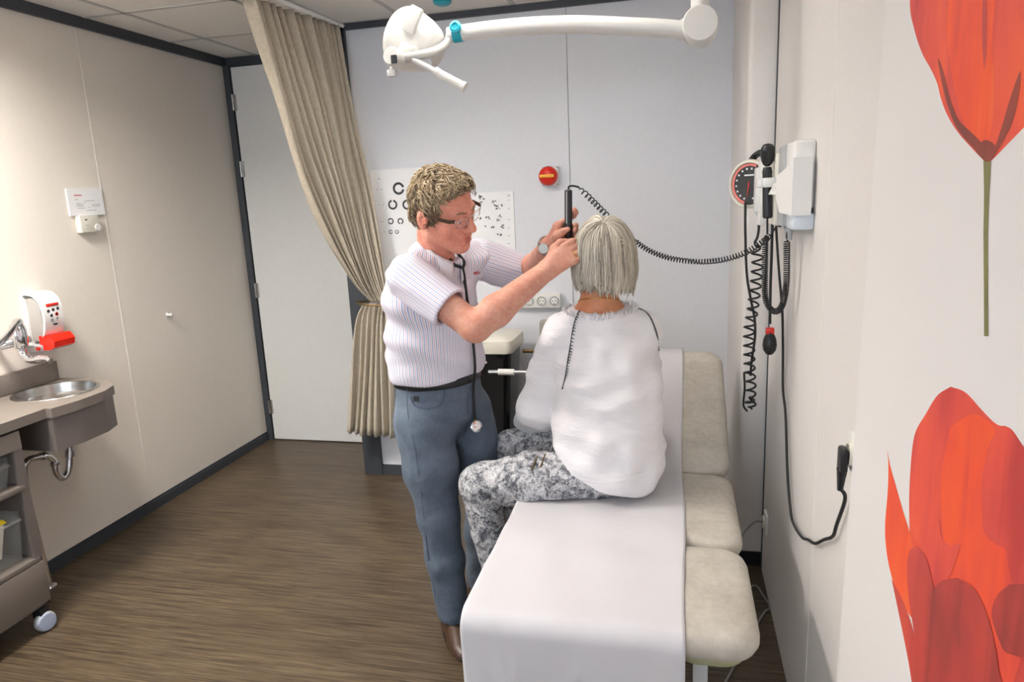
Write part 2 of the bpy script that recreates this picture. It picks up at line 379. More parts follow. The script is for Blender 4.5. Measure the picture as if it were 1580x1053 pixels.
for k, (x0, x1, y0, y1, st) in enumerate(lights):
    t = thing('ceiling_light', LL[min(range(4), key=lambda q_: (LL_P[q_][0] - x0) ** 2 + (LL_P[q_][1] - y0) ** 2)], 'ceiling light', ((x0 + x1) / 2, (y0 + y1) / 2, ZC), 'recessed ceiling lights')
    g = G()
    for a, b in (((x0, y0), (x0 + .012, y1)), ((x1 - .012, y0), (x1, y1)), ((x0, y0), (x1, y0 + .012)), ((x0, y1 - .012), (x1, y1))):
        g.box((a[0], a[1], ZC), (b[0], b[1], ZC + .145))
    obj('housing', g, 'plastic_white', t); obj('diffuser', G().box((x0 + .05, y0 + .05, ZC + .135), (x1 - .05, y1 - .05, ZC + .145)), light_panel(st), t)
    obj('back_plate', G().box((x0, y0, ZC + .145), (x1, y1, ZC + .155)), 'plastic_white', t)
tc = tag(obj('ceiling_fitting', G().lathe([(.03, 0), (.045, -.01), (.045, -.025), (.03, -.035)], atz(682, -4, ZC)), 'teal'), 'small teal fitting on the ceiling at the top edge', 'fitting')

# ------------------------------------------------------------------ curtain
cu = thing('curtain', 'beige privacy curtain tied back beside the door', 'curtain', (-1.7, 3.6, .27))
Lp = [(392, 0, 3.0), (425, 150, 3.08), (462, 270, 3.2), (505, 370, 3.36), (545, 438, 3.5), (574, 466, 3.58)]
Rp = [(524, 38, 3.64), (545, 160, 3.64), (570, 280, 3.64), (588, 400, 3.62), (600, 470, 3.6)]
Le = spline([V((-1.87, 2.98, 2.565))] + [aty(*p) for p in Lp[1:]], 40); Re = spline([V((-1.77, 3.68, 2.565))] + [aty(*p) for p in Rp[1:]], 40)
nrm = V((-.8, -.6, 0))
def curt(Le, Re, amp0, amp1, K, seed):
    rows = []; ph = [rng.uniform(0, 6.28) for _ in range(5)]
    for i, (a, b) in enumerate(zip(Le, Re)):
        t = i / (len(Le) - 1); row = []; nv = (b - a).cross(V((0, 0, 1)));
        nv = nv.normalized() if nv.length > 1e-6 else nrm
        if nv.dot(CAM - a) < 0: nv = -nv
        for j in range(181):
            s = j / 180; amp = amp0 * (1 - t) + amp1 * t; q = s + .02 * math.sin(5 * t + 7 * s)
            dsp = math.sin(2 * math.pi * K * q + ph[0]) + .5 * math.sin(2 * math.pi * K * .43 * q + ph[1] + 2 * t) + .25 * math.sin(2 * math.pi * K * 1.9 * q + ph[2] - 3 * t) + .3 * math.sin(2 * math.pi * 1.3 * s + 6 * t + ph[3])
            row.append(a.lerp(b, s) + nv * amp * dsp)
        rows.append(row)
    return rows
up = obj('upper_cloth', G().sheet(curt(Le, Re, .020, .016, 13, 1)), 'curtain_cloth', cu, 180, False)
tieL = aty(548, 466, 3.58); tieR = aty(603, 471, 3.58); ctr = (tieL + tieR) / 2
Ll = spline([aty(560, 468, 3.58), aty(549, 500, 3.56), aty(541, 580, 3.55), aty(535, 668, 3.53)], 24)
Rl = spline([aty(600, 470, 3.6), aty(602, 500, 3.6), aty(607, 580, 3.6), aty(609, 676, 3.6)], 24)
lo = obj('lower_cloth', G().sheet(curt(Ll, Rl, .010, .022, 7, 2)), 'curtain_cloth', cu, 180, False)
for o in (up, lo):
    m = o.modifiers.new('thick', 'SOLIDIFY'); m.thickness = .002
obj('tie_back', G().tube([ctr + V((math.cos(a) * .098 + .008, math.sin(a) * .06, -.008 * math.cos(a))) for a in [2 * math.pi * i / 32 for i in range(33)]], .006, 8), 'brass_dark', cu)
ra, rb = V((-1.75, 3.70, ZC - .015)), V((-1.86, 2.2, ZC - .015))
tag(obj('curtain_rail', G().tube([ra, rb], .012, 4), 'plastic_white'), 'white curtain rail running along the ceiling', 'curtain rail')

# ------------------------------------------------------------------ sink corner
t = thing('sink_counter', 'taupe wall-hung washbasin counter with round steel basin', 'washbasin', (-2.66, 2.3, .70))
ZK = .885; bc = V((-2.665, 2.42, ZK)); br = .158
outer = [(-2.855, 2.18), (-2.445, 2.18), (-2.425, 2.3), (-2.43, 2.44), (-2.465, 2.53), (-2.55, 2.6), (-2.67, 2.63), (-2.855, 2.63)]
dense = []
for i in range(len(outer)):
    a = V((*outer[i], 0)); b = V((*outer[(i + 1) % len(outer)], 0))
    dense += [a.lerp(b, k / 8) for k in range(8)]
def ringat(r, z): return [V((bc.x + r * math.cos(math.atan2(p.y - bc.y, p.x - bc.x)), bc.y + r * math.sin(math.atan2(p.y - bc.y, p.x - bc.x)), z)) for p in dense]
top = lambda z, sc=1: [V((p.x, p.y, z)) for p in dense]
obj('worktop', G().rings([ringat(br, ZK - .04), top(ZK - .04), top(ZK - .002), top(ZK), ringat(br, ZK)], False, True).box((-2.855, 1.1, ZK - .04), (-2.472, 2.18, ZK)), 'laminate', t, 30)
sk = [V((bc.x + (p.x - bc.x) * .955, bc.y + (p.y - bc.y) * .955 if p.y > bc.y else p.y + .005, 0)) for p in dense]
sk = [V((max(p.x, -2.855), p.y, 0)) for p in sk]
obj('skirt', G().rings([[V((p.x, p.y, z)) for p in sk] for z in (.70, ZK - .04)]), 'laminate_dark', t, 50)
bo = obj('basin', G().rings([ringat(r, z) for r, z in ((br + .012, ZK + .001), (br + .010, ZK + .004), (br - .004, ZK + .003), (br - .008, ZK - .02), (br - .02, ZK - .09), (br - .06, ZK - .125), (.03, ZK - .135), (.001, ZK - .135))], False), 'steel', t, 60)
obj('drain', G().lathe([(.02, 0), (.022, .004), (.012, .005), (.01, .002), (.001, .002)], (-2.79, 2.40, ZK - .05), (1, 0, .25), 20), 'chrome', bo)
obj('splashback', G().rbox((XL + .003, 1.1, ZK + .002), (XL + .024, 2.605, ZK + .092), .003), 'laminate', t)
pp = lambda x, y: atx(x, y, -2.68)
pipe = spline([pp(107, 680), pp(107, 715), pp(103, 732), pp(95, 738), pp(86, 728), pp(83, 712), pp(72, 704), pp(58, 706), pp(42, 712), pp(37, 730), pp(45, 780), pp(60, 840), pp(76, 905)], 90)
pb = obj('waste_pipe', G().tube(pipe, .0145, 12), 'chrome', t, 60)
for q in (3, 34, 47): obj('pipe_nut', G().cyl(pipe[q], pipe[q + 2], .021, n=12), 'chrome', pb)
obj('floor_flange', G().lathe([(.03, 0), (.03, .004), (.016, .008)], pipe[-1] - V((0, 0, .004))), 'chrome', pb)

t = thing('wall_tap', 'chrome wall-mounted mixer tap above the basin', 'tap', (XL, 2.39, 1.12))
obj('body', G().lathe([(.022, -.01), (.03, 0), (.034, .03), (.033, .07), (.026, .095), (.012, .105)], (XL + .08, 2.39, 1.095)).tube([(XL, 2.33, 1.11), (XL + .05, 2.33, 1.11), (XL + .075, 2.38, 1.115)], .02, 14).tube([(XL, 2.45, 1.11), (XL + .05, 2.45, 1.11), (XL + .075, 2.40, 1.115)], .02, 14), 'chrome', t, 60)
obj('spout', G().tube(spline([(XL + .08, 2.39, 1.10), (XL + .085, 2.39, 1.06), (XL + .12, 2.39, 1.035), (XL + .2, 2.39, 1.04), (XL + .225, 2.39, 1.03)], 24), [.018] * 16 + [.013] * 8, 14), 'chrome', t, 60)
obj('lever', G().tube(spline([(XL + .08, 2.39, 1.195), (XL + .11, 2.37, 1.2), (XL + .15, 2.26, 1.15), (XL + .16, 2.17, 1.11)], 16), [.018] * 5 + [.013] * 11, 12), 'chrome', t, 60)

t = thing('soap_dispenser', 'white soap dispenser with red drip tray on the beige wall', 'soap dispenser', (XL, 2.6, 1.03))
y0, y1 = 2.50, 2.60
prof = [(0, 1.30), (.035, 1.312), (.075, 1.305), (.103, 1.28), (.115, 1.24), (.115, 1.19), (.105, 1.14), (.095, 1.12)]
inn = [(max(0, a - .012), b - .010) for a, b in prof][::-1]
g = G(); g.prism([V((XL + a, y0, b)) for a, b in prof + inn], (0, y1 - y0, 0)); obj('cover', g, 'plastic_white', t, 35)
obj('back_plate', G().rbox((XL, y0, 1.06), (XL + .012, y1, 1.302), .004), 'plastic_white', t)
obj('bottle', G().rbox((XL + .014, y0 + .006, 1.085), (XL + .088, y1 - .006, 1.29), .014, 3), 'grey_clear', t)
obj('base', G().rbox((XL, y0 - .02, 1.045), (XL + .075, y1, 1.075), .006), 'plastic_grey', t)
g = G(); g.prism([V((XL + a, y0 + .002, b)) for a, b in ((.06, 1.115), (.12, 1.118), (.142, 1.09), (.135, 1.062), (.11, 1.05), (.075, 1.05), (.06, 1.065))], (0, y1 - y0 + .012, 0)); obj('drip_tray', g, 'red_clear', t, 50)
fx = XL + .1158
obj('red_band', G().rbox((fx - .003, y0 + .018, 1.245), (fx + .0012, y1 - .018, 1.258), .002), 'red', t)
for (dy, dz) in ((.025, 1.225), (.05, 1.228), (.075, 1.23), (.037, 1.203), (.065, 1.206), (.037, 1.182), (.065, 1.184)):
    obj('printed_mark', G().lathe([(.0075, 0), (.0085, .0006), (.006, .0007), (.0055, .0004)], (fx - .0012, y0 + dy, dz), (1, 0, 0), 16), 'red' if dy == .065 and dz > 1.2 else 'ink_soft', t)
obj('logo_print', G().box((fx - .004, y0 + .042, 1.158), (fx + .0002, y0 + .060, 1.166)), 'ink', t)
obj('red_button', G().cyl((XL + .07, y0 - .024, 1.062), (XL + .07, y0 - .016, 1.062), .009), 'red', t)

t = thing('instruction_card', 'white instruction card fixed above the thermostat', 'card', (XL, 2.96, 1.63))
c0, c1 = atx(102, 293, XL + .01), atx(166, 332, XL + .01)
cy0, cy1, cz0, cz1 = c0.y, 3.05, 1.638, 1.768
obj('board', G().box((XL + .002, cy0, cz0), (XL + .01, cy1, cz1)), 'card', t)
def pr(nm, y, z, dy, dz, m='ink_soft'): return obj(nm, G().box((XL + .0095, cy0 + y, cz1 - z - dz), (XL + .0106, cy0 + y + dy, cz1 - z)), m, t)
pr('red_heading', .04, .030, .045, .004, 'embroidery')
for y, z, dy in ((.04, .052, .02), (.045, .07, .03), (.045, .077, .045), (.045, .084, .04), (.05, .094, .045), (.14, .078, .05), (.14, .085, .05), (.09, .064, .012), (.1, .058, .06), (.1, .105, .06), (.115, .09, .01)): pr('print_line', y, z, dy, .0018)
t = thing('thermostat', 'small white wall thermostat under the instruction card', 'thermostat', (XL, 3.0, 1.55))
ty = atx(125, 350, XL + .03).y
obj('case', G().rbox((XL, ty, 1.555), (XL + .032, ty + .115, 1.637), .004), 'plastic_cream', t)
obj('dial', G().cyl((XL + .03, ty + .098, 1.578), (XL + .038, ty + .098, 1.578), .016), 'plastic_white', t)
obj('display', G().box((XL + .03, ty + .028, 1.614), (XL + .0325, ty + .042, 1.620)), 'ink', t)
for a, b in ((.03, 1.59), (.038, 1.585), (.034, 1.572), (.042, 1.592)): obj('mark', G().box((XL + .031, ty + a, b), (XL + .0325, ty + a + .004, b + .004)), 'ink_soft', t)
hk = atx(258, 486, XL)
tag(obj('wall_hook', G().lathe([(.012, 0), (.012, .004), (.006, .008), (.006, .02), (.011, .026), (.009, .034), (.001, .036)], hk, (1, 0, 0), 18), 'plastic_white'), 'tiny white knob hook on the beige wall', 'hook')

# trolley with shelves and clear bins under the counter
t = thing('storage_trolley', 'taupe trolley cabinet on casters under the counter', 'cabinet', (-2.66, 1.7, 0))
tx0, tx1, tya, tyb = -2.85, -2.49, 1.25, 2.055
g = G().box((tx0, tya, .10), (tx0 + .018, tyb, .83)).box((tx0, tyb - .018, .10), (tx1, tyb, .83)).box((tx0, tya, .10), (tx1, tya + .018, .83)).box((tx0, tya, .80), (tx1, tyb, .83)).box((tx0, tya, .10), (tx1, tyb, .118))
obj('carcass', g, 'laminate', t, 30)
obj('top_rail', G().box((tx1 - .004, tya, .765), (tx1 + .014, tyb, .835)), 'laminate', t)
obj('stile', G().box((tx1 - .004, tyb - .035, .31), (tx1 + .012, tyb, .765)), 'laminate_dark', t)
for z in (.598, .29): obj('shelf', G().rbox((tx0 + .018, tya + .018, z), (tx1 + .014, tyb - .018, z + .022), .002), 'laminate', t)
obj('drawer', G().rbox((tx1 - .004, tya + .004, .115), (tx1 + .016, tyb - .004, .288), .003), 'laminate', t)
for x in (-2.80, -2.50):
    for y in (1.3, 2.01):
        c = obj('caster', G().lathe([(.012, -.014), (.036, -.014), (.040, -.008), (.040, .008), (.036, .014), (.012, .014)], (x + .02, y, .041), (1, -.2, 0), 24), 'plastic_grey', t, 50)
        obj('wheel_cover', G().lathe([(.036, .0145), (.034, .020), (.004, .022)], (x + .02, y, .041), (1, -.2, 0), 24), 'wheel_blue', c, 50)
        obj('caster_fork', G().box((x - .012, y - .02, .06), (x + .03, y + .02, .10)), 'black', c)
def bin_(z0, z1, y0, y1, lab, stuff):
    b = thing('clear_bin', lab, 'storage bin', (-2.6, (y0 + y1) / 2, z0), 'clear bins in the trolley')
    xb, xf = -2.78, -2.498; g = G(); th = .003
    g.box((xb, y0, z0), (xf - .03, y1, z0 + th))
    for y in (y0, y1 - th): g.prism([V((xb, y, z0)), V((xf - .03, y, z0)), V((xf, y, z1 - .03)), V((xf, y, z1)), V((xb, y, z1))], (0, th, 0))
    g.prism([V((xf - .03, y0, z0)), V((xf, y0, z1 - .03)), V((xf + th, y0, z1 - .03)), V((xf - .03 + th, y0, z0))], (0, y1 - y0, 0))
    obj('bin_body', g, 'clear_plastic', b, 20)
    obj('lid', G().prism([V((xf - .06, y0, z1)), V((xf + .012, y0, z1 - .035)), V((xf + .012, y0, z1 - .032)), V((xf - .06, y0, z1 + .003))], (0, y1 - y0, 0)), 'clear_plastic', b, 20)
    obj('yellow_sticker', G().prism([V((xf - .022, y1 - .11, z1 - .0125)), V((xf - .002, y1 - .11, z1 - .022)), V((xf - .002, y1 - .05, z1 - .022)), V((xf - .022, y1 - .05, z1 - .0125))], (0, 0, .0012)), 'yellow', b)
for i, (ya, yb) in enumerate(((1.68, 2.005), (1.33, 1.66))):
    bin_(.624, .745, ya, yb, ('clear plastic bin on the upper trolley shelf at the corner', 'clear plastic bin further along the upper trolley shelf')[i], 0)
    bin_(.314, .52, ya, yb, ('clear plastic bin on the lower trolley shelf at the corner', 'clear plastic bin further along the lower trolley shelf')[i], 1)
def pack(a, b, rz, ry, mt, lab, nm, cat):
    R = Matrix.Rotation(rz, 3, 'Z') @ Matrix.Rotation(ry, 3, 'X'); c = (V(a) + V(b)) / 2
    tag(obj(nm, G().rbox(a, b, .006, 2, R), mt), lab, cat, 'packages in the trolley bins')
pack((-2.68, 1.89, .630), (-2.55, 1.985, .725), .2, .1, 'plastic_white', 'white crumpled package inside the upper corner bin', 'gauze_pack', 'package')
pack((-2.575, 1.935, .345), (-2.545, 1.965, .49), .1, -.3, 'plastic_cream', 'long pale sterile pack leaning in the lower corner bin', 'sterile_pack', 'package')
pack((-2.66, 1.80, .350), (-2.63, 1.93, .385), -.1, .35, 'plastic_pale_blue', 'pale blue sterile pack lying in the lower corner bin', 'sterile_pack', 'package')
tag(obj('tubing_coil', G().tube(coil([V((-2.725, 1.86, .38)), V((-2.715, 1.90, .40))], .045, .012), .003, 6), 'plastic_pale_blue'), 'coiled pale tubing in the lower corner bin', 'tubing')

# ------------------------------------------------------------------ things on the back wall
def on_back(px, py, off=.0): return aty(px, py, YB - off)
def board(name, lab, x0, x1, z0, z1):
    t = thing(name, lab, 'chart', ((x0 + x1) / 2, YB, z0)); obj('sheet', G().box((x0, YB - .006, z0), (x1, YB - .001, z1)), 'card', t); return t
tl = on_back(572, 262); e1 = board('eye_chart', 'white eye chart with broken rings behind the doctor', tl.x, -1.24, 1.19, 1.815)
def landolt(px, py, rpx, gap, mt='ink'):
    c = on_back(px, py, .006); r = rpx / 1072.2 * ((c - CAM).dot(_f)); n = 36; half = math.asin(.2); out = []; inr = []
    for i in range(n + 1):
        a = gap + half + (2 * math.pi - 2 * half) * i / n; out.append(c + V((math.cos(a) * r, 0, math.sin(a) * r))); inr.append(c + V((math.cos(a) * r * .62, 0, math.sin(a) * r * .62)))
    g = G(); k = n + 1
    g.add(out + inr + [p + V((0, -.0006, 0)) for p in out + inr], [(i, i + 1, k + i + 1, k + i) for i in range(n)] + [(2 * k + i, 2 * k + i + 1, 3 * k + i + 1, 3 * k + i) for i in range(n)])
    obj('ring_symbol', g, mt, e1, 0, False)
H_ = math.pi
for a in ((615, 291, 9.5, 0), (606, 316, 7.6, H_ / 2), (628, 316, 7.6, 0), (603, 341.5, 4.8, H_), (618, 341.5, 4.8, -H_ / 2), (603, 358, 3.2, 0), (612.5, 358, 3.2, H_ / 2), (640, 341.5, 4.8, 0), (650, 316, 7.6, H_), (646, 291, 9.5, H_ / 2)): landolt(*a)
for px, py, dx in ((585, 276, 4), (582.5, 292.5, 2), (589, 292.5, 3), (585, 316, 2), (591, 316, 2), (588, 342, 2), (592, 342, 2), (593, 358, 2), (640, 268, 7)):
    c = on_back(px, py, .006); obj('print_line', G().box((c.x - dx * .0018, c.y - .0006, c.z - .0015), (c.x + dx * .0018, c.y, c.z + .0015)), 'ink_soft', e1)
tr = on_back(792, 295); e2 = board('picture_chart', 'white picture eye chart right of the doctor', tr.x - .36, tr.x, 1.186, tr.z)
def scribble(px, py, wpx, hpx, seed):
    r = random.Random(seed); c = on_back(px, py, .0062); s = .0033; g = G()
    for k in range(3):
        p0 = (r.uniform(-.5, .5), r.uniform(-.5, .5)); pts = [c + V(((p0[0] + r.uniform(-.3, .3)) * wpx * s, 0, (p0[1] + r.uniform(-.3, .3)) * hpx * s)) for _ in range(5)]
        g.tube(spline(pts, 16), .0014, 4)
    obj('picture_symbol', g, 'ink', e2, 0)
for i, (a, b, wd, hd) in enumerate(((742, 310, 12, 12), (738, 300, 12, 6), (761, 312, 7, 4), (769, 317, 14, 8), (768, 321, 7, 3), (741, 337, 4, 3), (753, 337, 8, 6), (772, 336, 11, 8), (750, 350, 3, 3), (761, 350, 6, 5), (773, 350, 7, 5), (774, 363, 5, 4), (769, 362, 3, 2), (758, 428, 4, 2), (767, 428, 4, 2), (779, 428, 3, 2))): scribble(a, b, wd, hd, i)
for py in (301, 303, 309, 322, 339, 352, 364, 376):
    c = on_back(785, py, .006); obj('print_line', G().box((c.x - .008, c.y - .0006, c.z - .001), (c.x + .008, c.y, c.z + .001)), 'ink_soft', e2)

c = on_back(848, 272, 0)
t = thing('alarm_beacon', 'round red alarm sounder with yellow label on the back wall', 'alarm', (c.x, YB, c.z - .05))
obj('base_plate', G().rbox((c.x - .038, YB - .035, c.z - .05), (c.x + .052, YB, c.z + .05), .006), 'plastic_white', t)
obj('dome', G().lathe([(.050, 0), (.051, .012), (.047, .030), (.036, .044), (.018, .052), (.001, .054)], (c.x, YB - .032, c.z), (0, -1, 0), 32), 'red', t, 60)
obj('yellow_label', G().rbox((c.x - .036, YB - .0885, c.z - .007), (c.x + .036, YB - .06, c.z + .007), .002), 'yellow', t)
obj('label_print', G().box((c.x - .028, YB - .0892, c.z - .002), (c.x + .028, YB - .088, c.z + .001)), 'red', t)
for a, b in ((-.03, -.043), (.046, -.043), (-.03, .043), (.046, .043)): obj('screw', G().cyl((c.x + a, YB - .038, c.z + b), (c.x + a, YB - .033, c.z + b), .004, n=10), 'plastic_grey', t)

c0 = on_back(866, 452); c1 = on_back(808, 474)
t = thing('socket_strip', 'white strip of wall sockets behind the patient', 'socket', (c1.x, YB, c1.z))
obj('plate', G().rbox((c1.x - .12, YB - .04, c1.z), (c0.x, YB, c0.z), .006), 'plastic_white', t)
zc = (c0.z + c1.z) / 2
for px in (855, 835.5, 816):
    x = on_back(px, 463, .04).x
    s_ = obj('socket_face', G().lathe([(.026, 0), (.026, .004), (.023, .004), (.020, .0008), (.001, .0008)], (x, YB - .0402, zc), (0, -1, 0), 24), 'plastic_grey', t, 40)  # grey rim colour stands in for shade inside the socket recess
    obj('socket_rose', G().cyl((x, YB - .0405, zc), (x, YB - .0418, zc), .0185, n=24), 'plastic_white', s_)
    for dx in (-.0095, .0095): obj('pin_hole', G().cyl((x + dx, YB - .041, zc), (x + dx, YB - .0423, zc), .0032, n=8), 'black', s_)
    obj('earth_clip', G().box((x - .003, YB - .0425, zc - .019), (x + .003, YB - .040, zc - .013)), 'steel', s_)

# waste bin
t = thing('waste_bin', 'black waste bin with white lid behind the doctor', 'bin', (-.955, 3.46, 0))
def rrect(cx, cy, hx, hy, r, z, n=6):
    out = []
    for qx, qy, a0 in ((1, 1, 0), (-1, 1, 90), (-1, -1, 180), (1, -1, 270)):
        for k in range(n + 1):
            a = math.radians(a0 + 90 * k / n); out.append(V((cx + qx * (hx - r) + math.cos(a) * r, cy + qy * (hy - r) + math.sin(a) * r, z)))
    return out
bx, by = -.955, 3.46
obj('body', G().rings([rrect(bx, by, .09, .10, .03, 0), rrect(bx, by, .10, .11, .03, .30), rrect(bx, by, .135, .14, .035, .84), rrect(bx, by, .14, .145, .035, .865)]), 'black_gloss', t, 50)
obj('lid', G().rings([rrect(bx, by, .15, .155, .04, .862), rrect(bx, by, .155, .16, .042, .88), rrect(bx, by, .15, .155, .04, .925), rrect(bx, by, .13, .135, .04, .938)]), 'plastic_cream', t, 50)
obj('pedal', G().rbox((bx - .05, by - .15, .01), (bx + .05, by - .10, .03), .006), 'steel', t)

# visitor chair between bin and couch
t = thing('visitor_chair', 'chrome tube chair mostly hidden behind the patient', 'chair', (-.6, 3.3, 0))
ab_ = aty(754, 574, 3.22)
for sx in (-.70, -.30):
    obj('side_frame', G().tube(spline([(sx, 3.20, .012), (sx, 3.21, .4), (sx, 3.22, ab_.z), (sx, 3.35, ab_.z + .01), (sx, 3.5, ab_.z), (sx, 3.56, .6), (sx, 3.6, .012)], 40), .011, 10), 'chrome', t, 60)
obj('arm_bar', G().tube([(ab_.x, 3.22, ab_.z), (-.30, 3.22, ab_.z)], .010, 10), 'chrome', t)
obj('grip', G().cyl((ab_.x + .05, 3.22, ab_.z), (ab_.x + .13, 3.22, ab_.z), .0155), 'plastic_white', t)
obj('seat', G().rbox((-.69, 3.20, .43), (-.31, 3.56, .48), .02, 3), 'chair_fabric', t)
obj('backrest', G().rbox((-.70, 3.50, .60), (-.31, 3.55, 1.0), .02, 4), 'chair_fabric', t)
obj('back_bar', G().tube([(-.79, 3.5, .835), (-.30, 3.5, .835)], .011, 10), 'brass_dark', t)

# ------------------------------------------------------------------ examination lamp
t = thing('examination_lamp', 'white examination lamp on a long ceiling arm', 'lamp', (.063, 2.4, ZC))
YL = 2.4
L = lambda x, y, dy=0: aty(x, y, YL + dy)
jc = L(1080, 42)
obj('ceiling_pole', G().cyl(jc + V((0, .03, .0)), (jc.x, jc.y + .03, ZC), .028).lathe([(.07, 0), (.07, -.02), (.03, -.04)], (jc.x, jc.y + .03, ZC)), 'lamp_white', t)
obj('joint_drum', G().lathe([(.04, -.055), (.052, -.05), (.054, -.045), (.054, .05), (.05, .055), (.001, .056)], jc, (.0, -1, .04), 36), 'lamp_white', t, 40)
arm = spline([L(1062, 47), L(1030, 44), L(970, 41), L(890, 38), L(820, 40), L(760, 45), L(712, 51)], 50)
ab = obj('arm', G().tube(arm, [.026 + .002 * math.sin(i / 49 * 3.1) for i in range(50)], 20), 'lamp_white', t, 60)
obj('arm_collar', G().cyl(arm[0], arm[4], .0315, n=24), 'lamp_white', ab)
obj('arm_tip', G().cyl(L(713, 51), L(692, 54.5), .025, n=20), 'lamp_white', ab)
tb = obj('teal_clamp', G().cyl(L(713.5, 50.8), L(700, 53), .0285, n=24), 'teal', t)
obj('teal_knob', G().lathe([(.018, 0), (.02, .006), (.02, .014), (.012, .018), (.008, .014), (.001, .014)], L(704, 43.5, -.03), (0, -1, .2), 24), 'teal', tb)
obj('yoke', G().tube(spline([L(694, 55), L(690, 66, -.02), L(676, 76, -.06), L(655, 83, -.10), L(622, 88, -.115)], 30), .0135, 12), 'lamp_white', t, 60)
# lamp head: dish facing left / slightly away, its white back toward the arm
hc = L(641, 66); hax = V((.86, -.28, -.40)).normalized()
hd = obj('lamp_head', G().lathe([(.001, -.062), (.085, -.060), (.102, -.054), (.106, -.045), (.104, -.03), (.097, .0), (.09, .03), (.075, .066), (.06, .085), (.048, .092), (.001, .094)], hc, hax, 40, 1.0), 'lamp_white', t, 40)
obj('front_lens', G().lathe([(.001, -.066), (.08, -.064), (.084, -.058)], hc, hax, 32), 'clear_plastic', hd)
pv = L(612, 90, -.12)
pvt = obj('pivot', G().lathe([(.001, -.03), (.026, -.03), (.03, -.02), (.03, .035), (.026, .042), (.001, .043)], pv, (-.1, -1, .05), 24), 'lamp_white', t, 40)
sw = L(608, 91.5, -.172); obj('switch', G().rbox(sw - V((.010, .006, .013)), sw + V((.010, .004, .013)), .003), 'black', pvt)
obj('bracket', G().rbox(L(632, 80, -.09) - V((.03, .03, .024)), L(632, 80, -.09) + V((.03, .02, .022)), .008, 2, Matrix.Rotation(.4, 3, 'Y')), 'lamp_white', t)
obj('lower_knob', G().tube([L(606, 97, -.12), L(605, 108, -.12)], .008, 10).rbox(L(605, 113, -.12) - V((.016, .012, .012)), L(605, 113, -.12) + V((.016, .012, .012)), .006), 'lamp_white', t)
a, b = L(645, 11, -.10), L(629, 50, -.10)
dr = (b - a).normalized(); zz = dr.cross(V((0, -1, 0))).normalized(); R3 = Matrix((zz, V((0, 1, 0)), dr)).transposed()
g = G(); g.rbox((-.021, -.011, -(b - a).length / 2), (.021, .011, (b - a).length / 2), .005, 2, R3); g.v = [tuple(V(p) + (a + b) / 2) for p in g.v]
obj('paddle_handle', g, 'lamp_white', t)
ha, hb = L(637, 92, -.11), L(718, 135, -.11)
obj('grip_handle', G().tube([ha, ha.lerp(hb, .42), ha.lerp(hb, .425), ha.lerp(hb, .5), ha.lerp(hb, .505), ha.lerp(hb, .93), ha.lerp(hb, .94), hb], [.010, .010, .0155, .0155, .0145, .0145, .0165, .0165], 18), 'lamp_white', t, 40)
lb = L(657, 97, -.112); obj('rating_label', G().box(lb - V((.02, .0, .012)), lb + V((.02, .001, .012))), 'ink_soft', t)

# ------------------------------------------------------------------ examination couch
t = thing('examination_couch', 'beige vinyl examination couch with raised headrest', 'couch', (-.16, 2.3, 0))
CX0, CX1, CZ = -.505, .193, .645
def cushion(y0, y1, z0, z1, rotx=0, piv=None):
    g = G(); rg = []
    for z, ins in ((z0, .03), (z0 + .012, .008), (z0 + .03, 0), (z1 - .028, 0), (z1 - .010, .009), (z1 - .002, .03), (z1, .07)):
        rg.append(rrect((CX0 + CX1) / 2, (y0 + y1) / 2, (CX1 - CX0) / 2 - ins, (y1 - y0) / 2 - ins, max(.02, .075 - ins * .6), z, 8))
    g.rings(rg)
    if rotx:
        R = Matrix.Rotation(rotx, 3, 'X'); g.v = [tuple(R @ (V(p) - V(piv)) + V(piv)) for p in g.v]
    return g
obj('foot_cushion', cushion(1.455, 1.90, CZ - .075, CZ), 'couch_vinyl', t, 60)
obj('seat_cushion', cushion(1.905, 2.435, CZ - .075, CZ), 'couch_vinyl', t, 60)
HA = math.radians(27)
obj('head_cushion', cushion(2.44, 3.14, CZ - .075, CZ, HA, (0, 2.44, CZ - .04)), 'couch_vinyl', t, 60)
g = G()
for x in (-.42, .10): g.box((x - .02, 1.55, CZ - .115), (x + .02, 2.7, CZ - .077))
for y in (1.6, 2.3): g.box((-.42, y - .02, CZ - .115), (.10, y + .02, CZ - .077))
obj('frame', g, 'couch_frame', t)
obj('head_support', G().prism([V((-.30, 2.5, CZ - .09)), V((-.30, 3.0, CZ + .12)), V((-.30, 2.98, CZ + .09)), V((-.30, 2.5, CZ - .12))], (.28, 0, 0)), 'couch_frame', t)
for y in (1.60, 2.75):
    obj('leg', G().box((.045, y - .02, .09), (.08, y + .02, CZ - .115)), 'couch_frame', t); obj('leg', G().box((-.40, y - .02, .09), (-.37, y + .02, CZ - .115)), 'couch_frame', t)
    ft = obj('foot_beam', G().rbox((-.46, y - .045, .02), (.15, y + .045, .10), .01), 'plastic_pale_blue', t)
    for x in (-.46, .095): obj('foot_pad', G().box((x, y - .04, 0), (x + .05, y + .04, .03)), 'black', ft)
obj('lower_beam', G().box((-.22, 1.66, .05), (-.12, 2.75, .10)), 'couch_frame', t)
pb = obj('pivot_bar', G().cyl((-.40, 1.60, .2), (.10, 1.60, .2), .01), 'steel', t)
obj('bolt', G().cyl((.081, 1.60, .2), (.097, 1.60, .2), .02, n=6), 'steel', pb)
obj('under_tray', G().rings([rrect(.075, 1.70, .05, .12, .05, CZ - .15), rrect(.08, 1.68, .085, .16, .06, CZ - .12), rrect(.08, 1.66, .095, .175, .06, CZ - .076)]), 'underside', t, 50)

